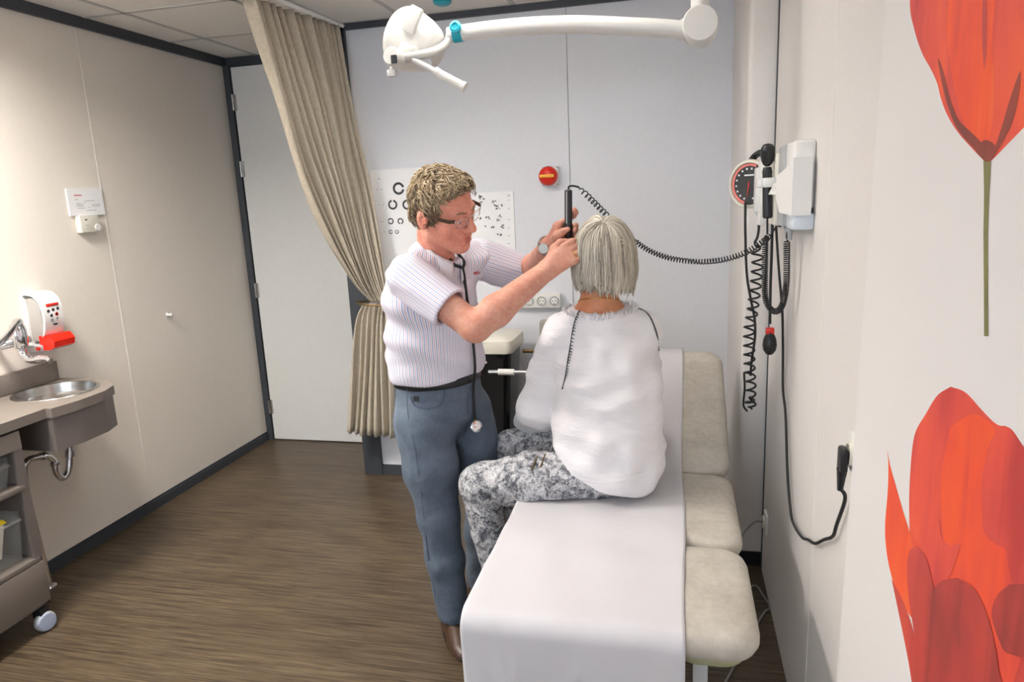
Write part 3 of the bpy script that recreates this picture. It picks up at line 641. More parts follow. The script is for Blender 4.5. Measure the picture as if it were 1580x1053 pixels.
# paper on the couch
PX0, PX1 = -.512, .026
path = []
cH = V((0, 2.44, CZ - .04)); RH = Matrix.Rotation(HA, 3, 'X')
for s_ in np.linspace(.70, .02, 16): path.append(RH @ (V((0, 2.44 + s_, CZ + .004)) - cH) + cH)
path += [V((0, y, CZ + .004)) for y in np.linspace(2.40, 1.49, 26)]
for a in np.linspace(0, math.pi / 2, 8)[1:]: path.append(V((0, 1.49 - math.sin(a) * .05, CZ + .004 - (1 - math.cos(a)) * .05)))
for z in np.linspace(CZ - .07, .22, 16): path.append(V((0, 1.440 + .01 * (CZ - z), z)))
rows = []
for i, p in enumerate(path):
    row = []
    for j in range(61):
        s_ = j / 60; x = PX0 + (PX1 - PX0) * s_
        drop = max(0, (CZ - .06 - p.z)) if p.y < 1.6 else 0
        yy = p.y - drop * .10 * math.sin(s_ * 9 + 1.3) * min(1, drop * 6) * .5 - drop * .03 * math.sin(s_ * 23)
        cr_ = .62 - 1.3 * drop; yy -= .012 * math.exp(-((s_ - cr_) / .022) ** 2) * min(1, drop * 8) + .014 * math.exp(-((s_ - .16 - .3 * drop) / .035) ** 2) * min(1, drop * 8) + .010 * math.exp(-((s_ - .27 + .35 * drop) / .025) ** 2) * min(1, drop * 8)
        zz_ = p.z + (.0016 * math.exp(-((s_ - .62 - .9 * (p.y - 1.49)) / .012) ** 2) if p.y > 1.48 else 0) + .0012 * math.sin(17 * s_ + 9 * p.y) + (.002 * math.sin(31 * p.y + 5 * s_) if p.y > 1.6 else 0)
        xx = x + (.03 * drop * (1 - s_) if s_ < .5 else 0)
        row.append(V((xx + .004 * math.sin(p.y * 7) * (s_ > .9), yy, zz_)))
    rows.append(row)
ps = obj('couch_paper', G().sheet(rows), 'paper', None, 180, False)
m = ps.modifiers.new('thick', 'SOLIDIFY'); m.thickness = .0012; m.offset = 1
tag(ps, 'white paper sheet covering the couch and draped over its foot end', 'paper sheet')

# ------------------------------------------------------------------ right wall: canvas with poppies
t = thing('poppy_canvas', 'large white canvas painted with red poppies on the right wall', 'painting', (XR, .8, .3))
XC = XR - .022
pt, pb_ = atx(1367, 0, XC), atx(1291, 1053, XC)
k = (pb_.y - pt.y) / (pb_.z - pt.z)
ey = lambda z: pt.y + k * (z - pt.z)
cv = [V((XC, ey(.25), .25)), V((XC, ey(2.35), 2.35)), V((XC, .15 + k, 2.35)), V((XC, .15, .25))]
obj('canvas', G().prism(cv, (.019, 0, 0)), 'canvas_white', t)
def paint(name, pts, mt, layer, px=True, smooth=True):
    P = [atx(a, b, XC) for a, b in pts] if px else [V((XC, a, b)) for a, b in pts]
    if smooth: P = spline(P + [P[0]], len(P) * 6)[:-1]
    P = [p + V((-.00015 * layer, 0, 0)) for p in P]
    me = bpy.data.meshes.new(name); bm = bmesh.new(); vs_ = [bm.verts.new(p) for p in P]; es = [bm.edges.new((vs_[i], vs_[(i + 1) % len(vs_)])) for i in range(len(vs_))]
    bmesh.ops.triangle_fill(bm, edges=es, use_beauty=True); bm.to_mesh(me); bm.free()
    return link(name, me, mt, t, 0)
def mirror(pts, yc): return [(2 * yc - a, b) for a, b in pts]
# upper poppy: left half traced on the canvas, right half by symmetry about the stem
half = [(p.y, p.z) for p in (atx(a, b, XC) for a, b in ((1520, 250), (1500, 229), (1478, 204), (1462, 178), (1452, 152), (1446, 128), (1436, 106), (1422, 80), (1410, 42), (1404, 0)))]
ycn = atx(1524, 250, XC).y
half += [(half[-1][0] + .012, 2.02), (half[-1][0] + .02, 2.12), (half[-1][0] - .02, 2.2), (ycn + .04, 2.16)]
paint('petal', half + mirror(half, ycn)[::-1], 'petal_red', 1, False)
lp = [(1515, 240), (1492, 200), (1478, 160), (1468, 110), (1462, 50), (1464, 0), (1470, -40), (1530, -60), (1536, 0), (1532, 60), (1534, 130), (1530, 200)]
paint('petal', lp, 'petal_orange', 2)
paint('petal_vein', [(1522, 246), (1500, 226), (1476, 196), (1462, 160), (1452, 120), (1448, 90), (1456, 110), (1466, 150), (1480, 185), (1500, 205), (1516, 222)], 'petal_maroon', 3)
paint('petal_vein', [(1519, 110), (1516, 60), (1517, 0), (1522, -20), (1524, 20), (1523, 80)], 'petal_dark', 3)
paint('petal_vein', [(1524, 248), (1534, 232), (1545, 200), (1560, 150), (1575, 110), (1572, 150), (1562, 190), (1546, 222), (1532, 244)], 'petal_maroon', 3)
paint('petal_base', [(1506, 234), (1512, 222), (1522, 216), (1534, 222), (1538, 234), (1530, 247), (1521, 249)], 'petal_maroon', 4)
paint('stem', [(1518, 248), (1530, 247), (1527, 300), (1525, 360), (1525, 430), (1525.5, 519), (1519, 519), (1518.5, 430), (1518, 360), (1519, 300)], 'stem_green', 3, smooth=False)
# lower poppy
main = [(1467, 597), (1446, 611), (1428, 640), (1414, 664), (1408, 690), (1404, 740), (1403, 790), (1406, 850), (1420, 920), (1440, 1000), (1460, 1090), (1560, 1100), (1640, 900), (1640, 760), (1604, 712), (1580, 690), (1560, 662), (1538, 655), (1516, 634), (1490, 606)]
paint('petal', main, 'petal_red', 1)
paint('petal', [(1466, 660), (1500, 640), (1530, 656), (1546, 700), (1548, 760), (1550, 830), (1562, 900), (1580, 960), (1560, 1060), (1500, 1060), (1480, 960), (1466, 900), (1456, 830), (1452, 740)], 'petal_orange', 2)
paint('petal', [(1540, 658), (1526, 690), (1516, 740), (1516, 800), (1524, 830), (1560, 850), (1610, 860), (1640, 800), (1620, 730), (1580, 690), (1556, 660)], 'petal_red', 3)
paint('petal', [(1369, 694), (1374, 720), (1384, 755), (1394, 790), (1404, 822), (1410, 850), (1414, 900), (1420, 960), (1404, 950), (1388, 920), (1376, 890), (1368, 850), (1366, 810), (1370, 760), (1371, 720)], 'petal_orange', 2.5)
paint('petal', [(1376, 893), (1390, 920), (1404, 955), (1418, 1000), (1440, 1070), (1420, 1120), (1410, 1070), (1402, 1020), (1390, 960)], 'petal_dark', 4)
paint('petal', [(1414, 842), (1404, 852), (1400, 880), (1404, 930), (1414, 990), (1430, 1080), (1480, 1080), (1462, 980), (1440, 900), (1430, 860)], 'petal_dark', 6)
paint('petal', [(1478, 892), (1450, 900), (1434, 930), (1430, 980), (1440, 1100), (1546, 1110), (1542, 1030), (1528, 960), (1506, 910)], 'petal_dark', 7)
paint('petal_tip', [(1449, 795), (1454, 830), (1468, 842), (1482, 840), (1474, 870), (1462, 895), (1446, 890), (1440, 870), (1446, 830)], 'petal_red', 5)
paint('petal', [(1560, 902), (1540, 920), (1532, 950), (1544, 990), (1560, 1010), (1620, 1010), (1640, 940), (1600, 905)], 'petal_dark', 8)

# ------------------------------------------------------------------ sockets and cables on the right wall
def wall_socket(name, px, py, lab):
    c = atx(px, py, XR); t = thing(name, lab, 'socket', (XR, c.y, c.z - .04), 'single sockets on the right wall')
    obj('plate', G().rbox((XR - .012, c.y - .04, c.z - .04), (XR, c.y + .04, c.z + .04), .004), 'plastic_white', t)
    obj('socket_face', G().lathe([(.027, 0), (.026, .008), (.02, .008), (.019, .002), (.001, .002)], (XR - .011, c.y, c.z), (-1, 0, 0), 20), 'plastic_cream', t); return c
c = wall_socket('wall_socket', 1323, 700, 'white wall socket holding the black plug beside the canvas')
t = thing('power_cable', 'black power cable with plug hanging in a loop on the wall', 'cable', (XR, c.y, c.z))
x0 = XR - .0135
obj('plug', G().rbox((x0 - .022, c.y - .018, c.z - .040), (x0 - .006, c.y + .018, c.z + .012), .006, 3).tube([(x0 - .014, c.y, c.z - .035), (x0 - .015, c.y + .004, c.z - .085)], [.011, .006], 12).cyl((x0 - .008, c.y, c.z - .012), (x0 + .002, c.y, c.z - .012), .016), 'black', t)
pth = [(x0 - .015, c.y + .004, c.z - .08)] + [atx(a, b, XR - .012) for a, b in ((1304, 770), (1291, 810), (1285, 828), (1272, 833), (1258, 839), (1247, 833), (1238, 830), (1226, 812), (1220, 790), (1215, 730), (1212, 640), (1208, 600), (1208, 540))] + [atx(1207, 480, XR - .02), atx(1202, 420, XR - .03), atx(1198, 360, XR - .04), atx(1197, 330, XR - .045)]
obj('cord', G().tube(spline(pth, 120), .0042, 8), 'cord_black', t, 60)
c2 = wall_socket('wall_socket', 1184, 806, 'white wall socket with grey cord low by the column')
fl = [V((XR - .016, c2.y, c2.z)), aty(1165, 806, 2.78), aty(1150, 820, 2.7), aty(1139, 842, 2.62), aty(1128, 880, 2.55), V((.16, 2.3, .02)), V((.2, 2.1, .006)), V((.27, 1.95, .006)), V((.285, 1.82, .006)), V((.24, 1.72, .006)), V((.1, 1.7, .006))]
fl[5] = V((.17, 2.45, .05)); fl[6] = atz(1160, 905, .006); fl[7] = atz(1178, 920, .006); fl[8] = atz(1188, 940, .006); fl[9] = atz(1174, 954, .006); fl[10] = V((.10, 1.98, .006))
tag(obj('mains_cable', G().tube(spline(fl, 90), .004, 8), 'cord_grey'), 'grey cord running from the low socket to the couch', 'cord')

# ------------------------------------------------------------------ diagnostic station
t = thing('diagnostic_station', 'white and cream instrument holder on the right wall', 'instrument holder', (XR, 2.3, 1.5))
obj('body', G().rbox((.292, 2.30, 1.515), (XR, 2.56, 1.735), .008), 'plastic_cream', t)
obj('end_panel', G().rbox((.272, 2.53, 1.505), (.30, 2.60, 1.725), .006), 'plastic_white', t)
obj('ribbed_panel', G().rbox((.300, 2.20, 1.518), (XR, 2.31, 1.752), .008), 'plastic_grey', t)
obj('tip_dispenser', G().rbox((.308, 2.08, 1.57), (XR, 2.22, 1.756), .01, 3), 'plastic_white', t)
g = G().prism([V((.286, 2.235, 1.60)), V((.286, 2.235, 1.665)), V((.294, 2.15, 1.68)), V((.302, 2.10, 1.70)), V((.306, 2.06, 1.71)), V((.306, 2.06, 1.555)), V((.292, 2.20, 1.56))], (.05, 0, 0))
obj('tip_tray', g, 'plastic_white', t, 30)
obj('tip_drawer', G().rbox((.312, 2.07, 1.515), (XR, 2.20, 1.56), .005), 'plastic_pale_blue', t)
obj('cradle_bar', G().rbox((.258, 2.30, 1.633), (.306, 2.36, 1.662), .004).rbox((.243, 2.315, 1.633), (.262, 2.375, 1.662), .004), 'plastic_white', t)
obj('funnel', G().prism([V((.285, 2.27, 1.645)), V((.272, 2.30, 1.612)), V((.272, 2.24, 1.612))], (.025, 0, 0)), 'plastic_white', t)
obj('yellow_mark', G().rbox((.2905, 2.385, 1.582), (.2925, 2.44, 1.59), .0008), 'yellow', t)
for y in (2.24, 2.29): obj('cord_plug', G().tube([(.33, y, 1.52), (.33, y, 1.475)], [.011, .006], 10), 'plastic_grey', t)

t = thing('ophthalmoscope', 'black ophthalmoscope resting upright in the instrument holder', 'ophthalmoscope', (.262, 2.34, 1.5))
hx = aty(1184, 290, 2.34)
P_ = lambda py, dx=0: aty(1184 + dx, py, 2.34)
obj('handle', G().tube([P_(337), P_(335), P_(290), P_(268), P_(266), P_(258)], [.011, .0145, .0145, .0145, .0155, .012], 18), 'black', t)
hd = obj('head', G().lathe([(.006, 0), (.013, .006), (.019, .018), (.022, .038), (.020, .056), (.014, .066), (.001, .069)], P_(257), (0, 0, 1), 24, 1.0), 'black', t, 60)
obj('lens_wheel', G().cyl(P_(238, -5) + V((0, -.012, 0)), P_(238, -5) + V((0, -.022, 0)), .009), 'black_gloss', hd)
lpth = [P_(337), P_(350), P_(362, 0)]
obj('cord', G().tube(spline(lpth, 14), .0032, 8), 'cord_black', t)
loop = spline([aty(1181, 364, 2.34), aty(1180, 420, 2.34), aty(1181, 460, 2.33), aty(1190, 478, 2.32), aty(1200, 480, 2.30), aty(1208, 468, 2.28), aty(1213, 440, 2.26), aty(1214, 400, 2.25), aty(1214, 370, 2.24)], 60)
obj('coiled_cord', G().tube(coil(loop, .0085, .0068, 9), .0021, 5), 'cord_black', t, 60)
obj('cord_end', G().tube(spline([aty(1214, 368, 2.24), aty(1215, 358, 2.24), V((.33, 2.24, 1.478))], 12), .003, 8), 'cord_black', t)

t = thing('pressure_gauge', 'round blood pressure dial with pink scale beside the holder', 'pressure gauge', (.25, 2.62, 1.55))
gc = aty(1158, 284, 2.64); gn = V((-.66, -.75, 0)).normalized()
g_ = lambda prof, n=40: G().lathe(prof, gc, gn, n)
obj('case', g_([(.001, -.04), (.05, -.04), (.07, -.03), (.082, -.012), (.085, .004), (.083, .012), (.074, .014), (.072, .006), (.001, .006)]), 'plastic_cream', t, 40)
fc = obj('dial_face', g_([(.0725, .0065), (.0725, .008), (.001, .0082)]), 'ink', t, 40)
gs = V((-gn.y, gn.x, 0)) * -1; gz = V((0, 0, 1))
if gs.dot(_r) < 0: gs = -gs
def dpt(a, r, h=.0088): return gc + gn * h + gs * (math.sin(a) * r) + gz * (math.cos(a) * r)
rg = G(); N = 40; rg.sheet([[dpt(math.radians(-165 + 190 * i / N), r) for i in range(N + 1)] for r in (.062, .071)]); plain('scale_pink', S(232, 128, 122), .4); obj('pink_scale', rg, 'scale_pink', fc, 0, False)
for i in range(16):
    a = math.radians(-160 + 320 * i / 15); p = dpt(a, .053)
    g = G(); e1_, e2_ = gs * .0035, gz * .0032
    g.prism([p - e1_ - e2_, p + e1_ - e2_, p + e1_ + e2_, p - e1_ + e2_], gn * .0004); obj('number_mark', g, 'card', fc, 0)
g = G().prism([gc + gn * .0088 + gs * a + gz * b for a, b in ((-.02, .028), (.02, .028), (.02, .033), (-.02, .033))], gn * .0004); obj('maker_print', g, 'card', fc, 0)
obj('needle', G().prism([dpt(math.radians(186), .05, .0105), dpt(math.radians(120), .003, .0105), dpt(0, .012, .0105), dpt(math.radians(240), .003, .0105)], gn * .0008), 'red', fc, 0)
obj('bracket', G().rbox((.262, 2.56, 1.55), (XR, 2.64, 1.70), .006), 'plastic_white', t)
obj('cuff_basket', G().tube(spline([aty(1160, 247, 2.66), aty(1166, 240, 2.66), aty(1174, 236, 2.62), aty(1184, 238, 2.58)], 12), .012, 8), 'black', t)
A_ = lambda a, b, Y=2.62: aty(a, b, Y)
obj('hose', G().tube(spline([A_(1150, 312), A_(1150, 360), A_(1152, 420), A_(1158, 460), A_(1164, 490), A_(1165, 520), A_(1160, 555), A_(1158, 580)], 50), .0045, 8), 'cord_black', t)
cp = spline([A_(1168, 322), A_(1171, 345), A_(1169, 365), A_(1164, 375)], 14)
obj('hose', G().tube(cp, .0045, 8), 'cord_black', t)
obj('hose_connector', G().cyl(A_(1167, 320), A_(1168, 330), .008), 'plastic_pale_blue', t)
cpth = spline([A_(1166, 372), A_(1169, 400), A_(1166, 440), A_(1161, 480), A_(1156, 510), A_(1156, 545), A_(1157, 580), A_(1159, 606), A_(1161, 622)], 60)
obj('coiled_hose', G().tube(coil(cpth, .0185, .034, 16), .0038, 7), 'cord_black', t, 60)
obj('hose_knot', G().tube(coil([A_(1158, 612, 2.60), A_(1159, 632, 2.60)], .02, .018, 16), .0038, 7), 'cord_black', t, 60)
obj('hose', G().tube(spline([A_(1148, 575), A_(1149, 600), A_(1147, 625), A_(1153, 635)], 14), .0038, 8), 'cord_black', t)
B_ = lambda a, b: aty(a, b, 2.44)
t2 = thing('inflation_bulb', 'black rubber inflation bulb hanging from its tube', 'inflation bulb', B_(1187, 548))
obj('tube', G().tube(spline([B_(1192, 332), B_(1191, 380), B_(1189, 440), B_(1188, 500)], 30), .0045, 8), 'cord_black', t2)
bz = B_(1187, 548)
obj('bulb', G().lathe([(.002, 0), (.012, .004), (.021, .018), (.0235, .036), (.021, .056), (.014, .072), (.009, .08), (.001, .081)], bz, (0, 0, 1), 24), 'black', t2, 60)
obj('red_valve', G().rbox(B_(1188, 511) - V((.014, .01, .012)), B_(1188, 511) + V((.014, .01, .012)), .005), 'red', t2)

# ------------------------------------------------------------------ otoscope with coiled cord
ot0, ot1 = aty(877, 293, 2.255), aty(877, 369, 2.25)
t = thing('otoscope', 'black otoscope held at the patient ear with long coiled cord', 'otoscope', ot1)
obj('handle', G().tube([ot0, ot0.lerp(ot1, .02), ot0.lerp(ot1, .70), ot0.lerp(ot1, .705), ot0.lerp(ot1, .8), ot0.lerp(ot1, .81), ot0.lerp(ot1, .97), ot1], [.009, .0125, .0125, .0135, .0135, .0125, .0125, .009], 20), 'black', t, 40)
obj('painted_highlight', G().tube([ot0.lerp(ot1, .03) + V((-.004, -.0118, 0)), ot0.lerp(ot1, .68) + V((-.004, -.0118, 0))], .0022, 6), 'plastic_grey', t)  # pale strip imitates the highlight along the black handle
obj('speculum', G().tube([ot1 + V((0, .0, .006)), ot1 + V((.008, 0, -.008)), ot1 + V((.03, 0, -.006))], [.011, .009, .003], 14), 'plastic_pale_blue', t, 60)
cd0 = spline([ot0, aty(878, 288, 2.255), aty(884, 287, 2.26), aty(893, 289, 2.27)], 14)
obj('cord', G().tube(cd0, .0032, 8), 'cord_black', t)
cpath = spline([aty(893, 289, 2.27), aty(908, 304, 2.30), aty(925, 321, 2.35), aty(945, 341, 2.40), aty(972, 366, 2.43), aty(1000, 386, 2.44), aty(1035, 399, 2.44), aty(1075, 404, 2.45), aty(1115, 401, 2.42), aty(1150, 390, 2.4), aty(1176, 374, 2.38), aty(1190, 362, 2.36)], 120)
obj('coiled_cord', G().tube(coil(cpath[:46], .0085, .0185, 12) + coil(cpath[45:], .0085, .0098, 10), .0022, 5), 'cord_black', t, 60)
obj('cord', G().tube(spline([aty(1190, 362, 2.36), aty(1198, 350, 2.35), V((.315, 2.33, 1.512))], 12), .003, 8), 'cord_black', t)

# ------------------------------------------------------------------ people: bodies and clothes grown as one smooth surface
class Field:
    def __init__(s, lo, hi, h):
        s.lo = np.array(lo, np.float32); s.h = h; s.n = np.ceil((np.array(hi) - np.array(lo)) / h).astype(int) + 1
        s.phi = np.full(s.n, .5, np.float32)
    def block(s, lo, hi):
        a = np.clip(np.floor((np.array(lo) - s.lo) / s.h).astype(int), 0, s.n - 1); b = np.clip(np.ceil((np.array(hi) - s.lo) / s.h).astype(int) + 1, 1, s.n)
        ax = [s.lo[i] + s.h * np.arange(a[i], b[i], dtype=np.float32) for i in range(3)]
        return tuple(slice(a[i], b[i]) for i in range(3)), np.stack(np.meshgrid(*ax, indexing='ij'), -1)
    def merge(s, sl, d, k, carve=False):
        a = s.phi[sl]
        if carve: a = -a
        hh = np.maximum(k - np.abs(a - d), 0) / k; r = np.minimum(a, d) - hh * hh * k * .25
        s.phi[sl] = -r if carve else r
    def cone(s, a, b, ra, rb, k=.02, st=None, carve=False):
        a = np.array(a, np.float32); b = np.array(b, np.float32); m = max(ra, rb) * (st[1] if st else 1) + k * 1.5 + .02
        sl, P = s.block(np.minimum(a, b) - m, np.maximum(a, b) + m)
        if P.size == 0: return s
        q = P - a; d = b - a
        if st:
            e = np.array(st[0], np.float32); f = 1 / st[1] - 1
            q = q + (q @ e)[..., None] * e * f; d = d + (d @ e) * e * f
        t = np.clip((q @ d) / max(1e-9, d @ d), 0, 1); r = np.linalg.norm(q - t[..., None] * d, axis=-1) - (ra + (rb - ra) * t)
        s.merge(sl, r, k, carve); return s
    def ell(s, c, rad, R=None, k=.015, carve=False):
        c = np.array(c, np.float32); rad = np.array(rad, np.float32); m = rad.max() + k * 1.5 + .01
        sl, P = s.block(c - m, c + m)
        if P.size == 0: return s
        q = P - c
        if R is not None: q = q @ np.array(R, np.float32)      # columns of R = local axes
        l = np.linalg.norm(q / rad, axis=-1); d = (l - 1) * rad.min() if False else l * (l - 1) / np.maximum(np.linalg.norm(q / rad ** 2, axis=-1), 1e-6)
        s.merge(sl, d, k, carve); return s
    def chain(s, pts, rad, k=.02, st=None):
        for i in range(len(pts) - 1): s.cone(pts[i], pts[i + 1], rad[i], rad[i + 1], k, st)
        return s
    def plane(s, p, nrm):
        """keep the side the normal points away from"""
        ax = [s.lo[i] + s.h * np.arange(s.n[i], dtype=np.float32) for i in range(3)]
        d = (ax[0] - p[0])[:, None, None] * nrm[0] + (ax[1] - p[1])[None, :, None] * nrm[1] + (ax[2] - p[2])[None, None, :] * nrm[2]
        s.phi = np.maximum(s.phi, d); return s
    def mesh(s, smooth=1):
        p = s.phi; ins = p < 0; c = np.zeros(tuple(s.n - 1), np.int8)
        offs = [(i, j, k) for i in (0, 1) for j in (0, 1) for k in (0, 1)]
        sl = lambda o: tuple(slice(o[a], s.n[a] - 1 + o[a]) for a in range(3))
        for o in offs: c += ins[sl(o)]
        act = np.argwhere((c > 0) & (c < 8)); idx = np.full(tuple(s.n - 1), -1, np.int32); idx[tuple(act.T)] = np.arange(len(act))
        val = {o: p[tuple((act + np.array(o)).T)] for o in offs}
        acc = np.zeros((len(act), 3), np.float32); cnt = np.zeros(len(act), np.float32)
        for o in offs:
            for a in range(3):
                if o[a]: continue
                o2 = list(o); o2[a] = 1; o2 = tuple(o2); va, vb = val[o], val[o2]; cr = (va < 0) != (vb < 0)
                t = np.where(cr, va / np.where(va - vb == 0, 1, va - vb), 0)
                pos = np.array(o, np.float32)[None].repeat(len(act), 0); pos[:, a] += t
                acc += pos * cr[:, None]; cnt += cr
        vts = s.lo + s.h * (act + acc / cnt[:, None]); quads = []
        for a in range(3):
            b, d = (a + 1) % 3, (a + 2) % 3
            s0 = [slice(1, -1)] * 3; s1 = [slice(1, -1)] * 3; s0[a] = slice(0, -1); s1[a] = slice(1, None)
            A = ins[tuple(s0)]; B = ins[tuple(s1)]; e = np.argwhere(A != B); flip = ~A[tuple(e.T)]
            e = e + np.array([0 if i == a else 1 for i in range(3)])
            def cell(db, dd):
                q = e.copy(); q[:, b] += db; q[:, d] += dd; return idx[tuple(q.T)]
            Q = np.stack([cell(-1, -1), cell(0, -1), cell(0, 0), cell(-1, 0)], 1); Q[flip] = Q[flip][:, ::-1]; quads.append(Q)
        Q = np.concatenate(quads); Q = Q[(Q >= 0).all(1)]
        E = np.concatenate([Q[:, [0, 1]], Q[:, [1, 2]], Q[:, [2, 3]], Q[:, [3, 0]]])
        for _ in range(smooth):
            sm = np.zeros_like(vts); ct = np.zeros(len(vts), np.float32)
            for i in range(3):
                sm[:, i] = np.bincount(E[:, 0], vts[E[:, 1], i], len(vts)) + np.bincount(E[:, 1], vts[E[:, 0], i], len(vts))
            ct = np.bincount(E[:, 0], minlength=len(vts)) + np.bincount(E[:, 1], minlength=len(vts)); vts = vts * .5 + .5 * sm / np.maximum(ct, 1)[:, None]
        return vts.astype(np.float64), Q
def normals(v, q):
    n = np.cross(v[q[:, 2]] - v[q[:, 0]], v[q[:, 3]] - v[q[:, 1]]); out = np.zeros_like(v)
    for i in range(4):
        for a in range(3): out[:, a] += np.bincount(q[:, i], n[:, a], len(v))
    return out / np.maximum(np.linalg.norm(out, axis=1), 1e-9)[:, None]
def npmesh(name, v, q, mat, parent, attr=None):
    me = bpy.data.meshes.new(name); me.from_pydata(v.tolist(), [], q.tolist()); me.update()
    for k, a in (attr or {}).items():
        at_ = me.attributes.new(k, 'FLOAT', 'POINT'); at_.data.foreach_set('value', np.asarray(a, np.float32))
    return link(name, me, mat, parent, 180)
def folds(v, n, amp, waves, ph):
    """soft cloth folds: bent plane waves (direction, wavelength) pushed along the normal"""
    d = np.zeros(len(v))
    for i, (k, lam, wgt) in enumerate(waves):
        k = np.array(k, float); k /= np.linalg.norm(k); a = v @ k * (2 * math.pi / lam) + ph + i
        bend = np.sin(v @ np.array([3.1, 2.3, 4.7]) * (2.2 + i) + ph * 2 + i) * 1.6
        d += wgt * np.sin(a + bend) * (.5 + .5 * np.sin(v @ np.array([5.3, -4.1, 3.7]) * (1.3 + .4 * i) + ph + 2 * i))
    return v + n * (d * amp)[:, None]
def bvh(v, q): return BVHTree.FromPolygons([V(p) for p in v.tolist()], q.tolist())
def hit(tree, px, py, off=.002):
    d = ray(px, py).normalized(); p, nn, i, _ = tree.ray_cast(CAM, d)
    if p is None:
        best = None
        for k in range(1, 60):
            q = CAM + d * (1.6 + .03 * k); p2, n2, _, dist = tree.find_nearest(q)
            if best is None or dist < best[0]: best = (dist, p2, n2)
        p, nn = best[1], best[2]
    if nn.dot(d) > 0: nn = -nn
    return p + nn * off
N_ = lambda v: np.array(v, float)

# ---- the doctor ----
man = thing('person', 'man in striped short-sleeved shirt and grey-blue jeans standing and examining', 'person', (-.82, 2.33, 0))
LAT = (.42, .907, 0); FCE = V((.907, -.42, 0))
RS, LS = (-.842, 2.105, 1.395), (-.672, 2.42, 1.43); RE, LE = (-.612, 2.05, 1.245), (-.535, 2.52, 1.35); RW, LW = (-.392, 2.145, 1.412), (-.413, 2.30, 1.477)
hs = 1.055; HC = N_((-.725, 2.15, 1.620)); yw, pi_, ro = -.315, -.346, .315
hf = N_((math.cos(yw) * math.cos(pi_), math.sin(yw) * math.cos(pi_), math.sin(pi_))); hl = N_((-math.sin(yw), math.cos(yw), 0)); hu = np.cross(hf, hl)
hl, hu = hl * math.cos(ro) + hu * math.sin(ro), -hl * math.sin(ro) + hu * math.cos(ro)
HR = np.stack([hl, hf, hu], 1)
def hp(l, f, u): return HC + hs * (hl * l + hf * f + hu * u)
def he(F, c, r, k=.012, carve=False): F.ell(hp(*c), N_(r) * hs, HR, k, carve)
def hcn(F, a, b, ra, rb, k=.012, carve=False): F.cone(hp(*a), hp(*b), ra * hs, rb * hs, k, None, carve)
F = Field((-1.04, 1.97, .98), (-.27, 2.66, 1.76), .004)
F.chain([(-.845, 2.33, 1.0), (-.83, 2.30, 1.25), (-.80, 2.26, 1.35)], [.09, .09, .07], .03, (LAT, 1.3))
F.cone(RS, (-.79, 2.25, 1.39), .045, .05, .03); F.cone(LS, (-.77, 2.28, 1.40), .045, .05, .03)
F.chain([RS, RE], [.052, .047], .02); F.chain([RE, N_(RE) * .72 + N_(RW) * .28, RW], [.045, .050, .031], .02)
F.chain([LS, LE], [.052, .045], .02); F.chain([LE, N_(LE) * .7 + N_(LW) * .3, LW], [.043, .046, .029], .02)
# head
he(F, (0, -.008, .018), (.075, .098, .096)); he(F, (0, .030, -.045), (.060, .062, .082), .02)
for sg in (-1, 1):
    hcn(F, (sg * .046, .0, -.072), (sg * .012, .066, -.108), .028, .024, .02); he(F, (sg * .040, .058, -.036), (.024, .022, .028), .02)
    hcn(F, (sg * .042, .076, .014), (sg * .008, .088, .010), .010, .010, .015)
    he(F, (sg * .032, .096, -.010), (.017, .011, .010), .012, True)
    he(F, (sg * .032, .078, -.004), (.016, .0145, .0105), .006)
    he(F, (sg * .013, .100, -.043), (.009, .011, .008), .006)
    he(F, (sg * .079, -.016, -.022), (.009, .021, .034), .006); he(F, (sg * .088, -.012, -.020), (.006, .011, .019), .005, True)
hcn(F, (0, .088, .002), (0, .113, -.036), .009, .0125, .010)
hcn(F, (-.018, .088, -.070), (.018, .088, -.070), .009, .009, .012); hcn(F, (-.014, .090, -.086), (.014, .090, -.086), .009, .009, .010)
he(F, (0, .074, -.112), (.022, .020, .016), .015)
hcn(F, (-.022, .0985, -.0775), (.022, .0985, -.0775), .0035, .0035, .004, True)
F.cone(hp(0, -.035, -.07), (-.80, 2.25, 1.40), .056, .066, .03)
# hands
def finger(F, pts, r): F.chain(pts, r, .004)
fwd = V((.80, .22, .56)).normalized(); bk = V((.15, -.9, .35)); bk = (bk - fwd * bk.dot(fwd)).normalized(); sd = bk.cross(fwd).normalized()
if sd.z < 0: sd = -sd
W0 = V(RW)
for q in (-.026, -.009, .009, .026): F.cone(W0 + sd * q * .6, W0 + fwd * .078 + sd * q, .017, .0125, .012)
tipsR = []
for q, ln, c1, c2, c3 in ((.030, .074, 20, 45, 35), (.010, .080, 30, 50, 40), (-.011, .075, 38, 55, 40), (-.030, .060, 45, 60, 40)):
    p = W0 + fwd * .080 + sd * q; a = 0; pts = [p]; rr = [.0112]
    for fr, cc, r_ in ((.45, c1, .0102), (.31, c2, .0094), (.24, c3, .0078)):
        a += math.radians(cc); dv = fwd * math.cos(a) - bk * math.sin(a); p = p + dv * ln * fr; pts.append(p); rr.append(r_)
    finger(F, pts, rr); tipsR.append(pts[-1])
F.chain([W0 + fwd * .022 + sd * .022 - bk * .006, W0 + fwd * .052 + sd * .046 - bk * .014, W0 + fwd * .080 + sd * .052 - bk * .022, W0 + fwd * .100 + sd * .046 - bk * .03], [.017, .013, .011, .0085], .008)
hx_ = (ot0.lerp(ot1, .78)); AX = V((ot0.x, ot0.y, 0)); LW_ = V(LW)
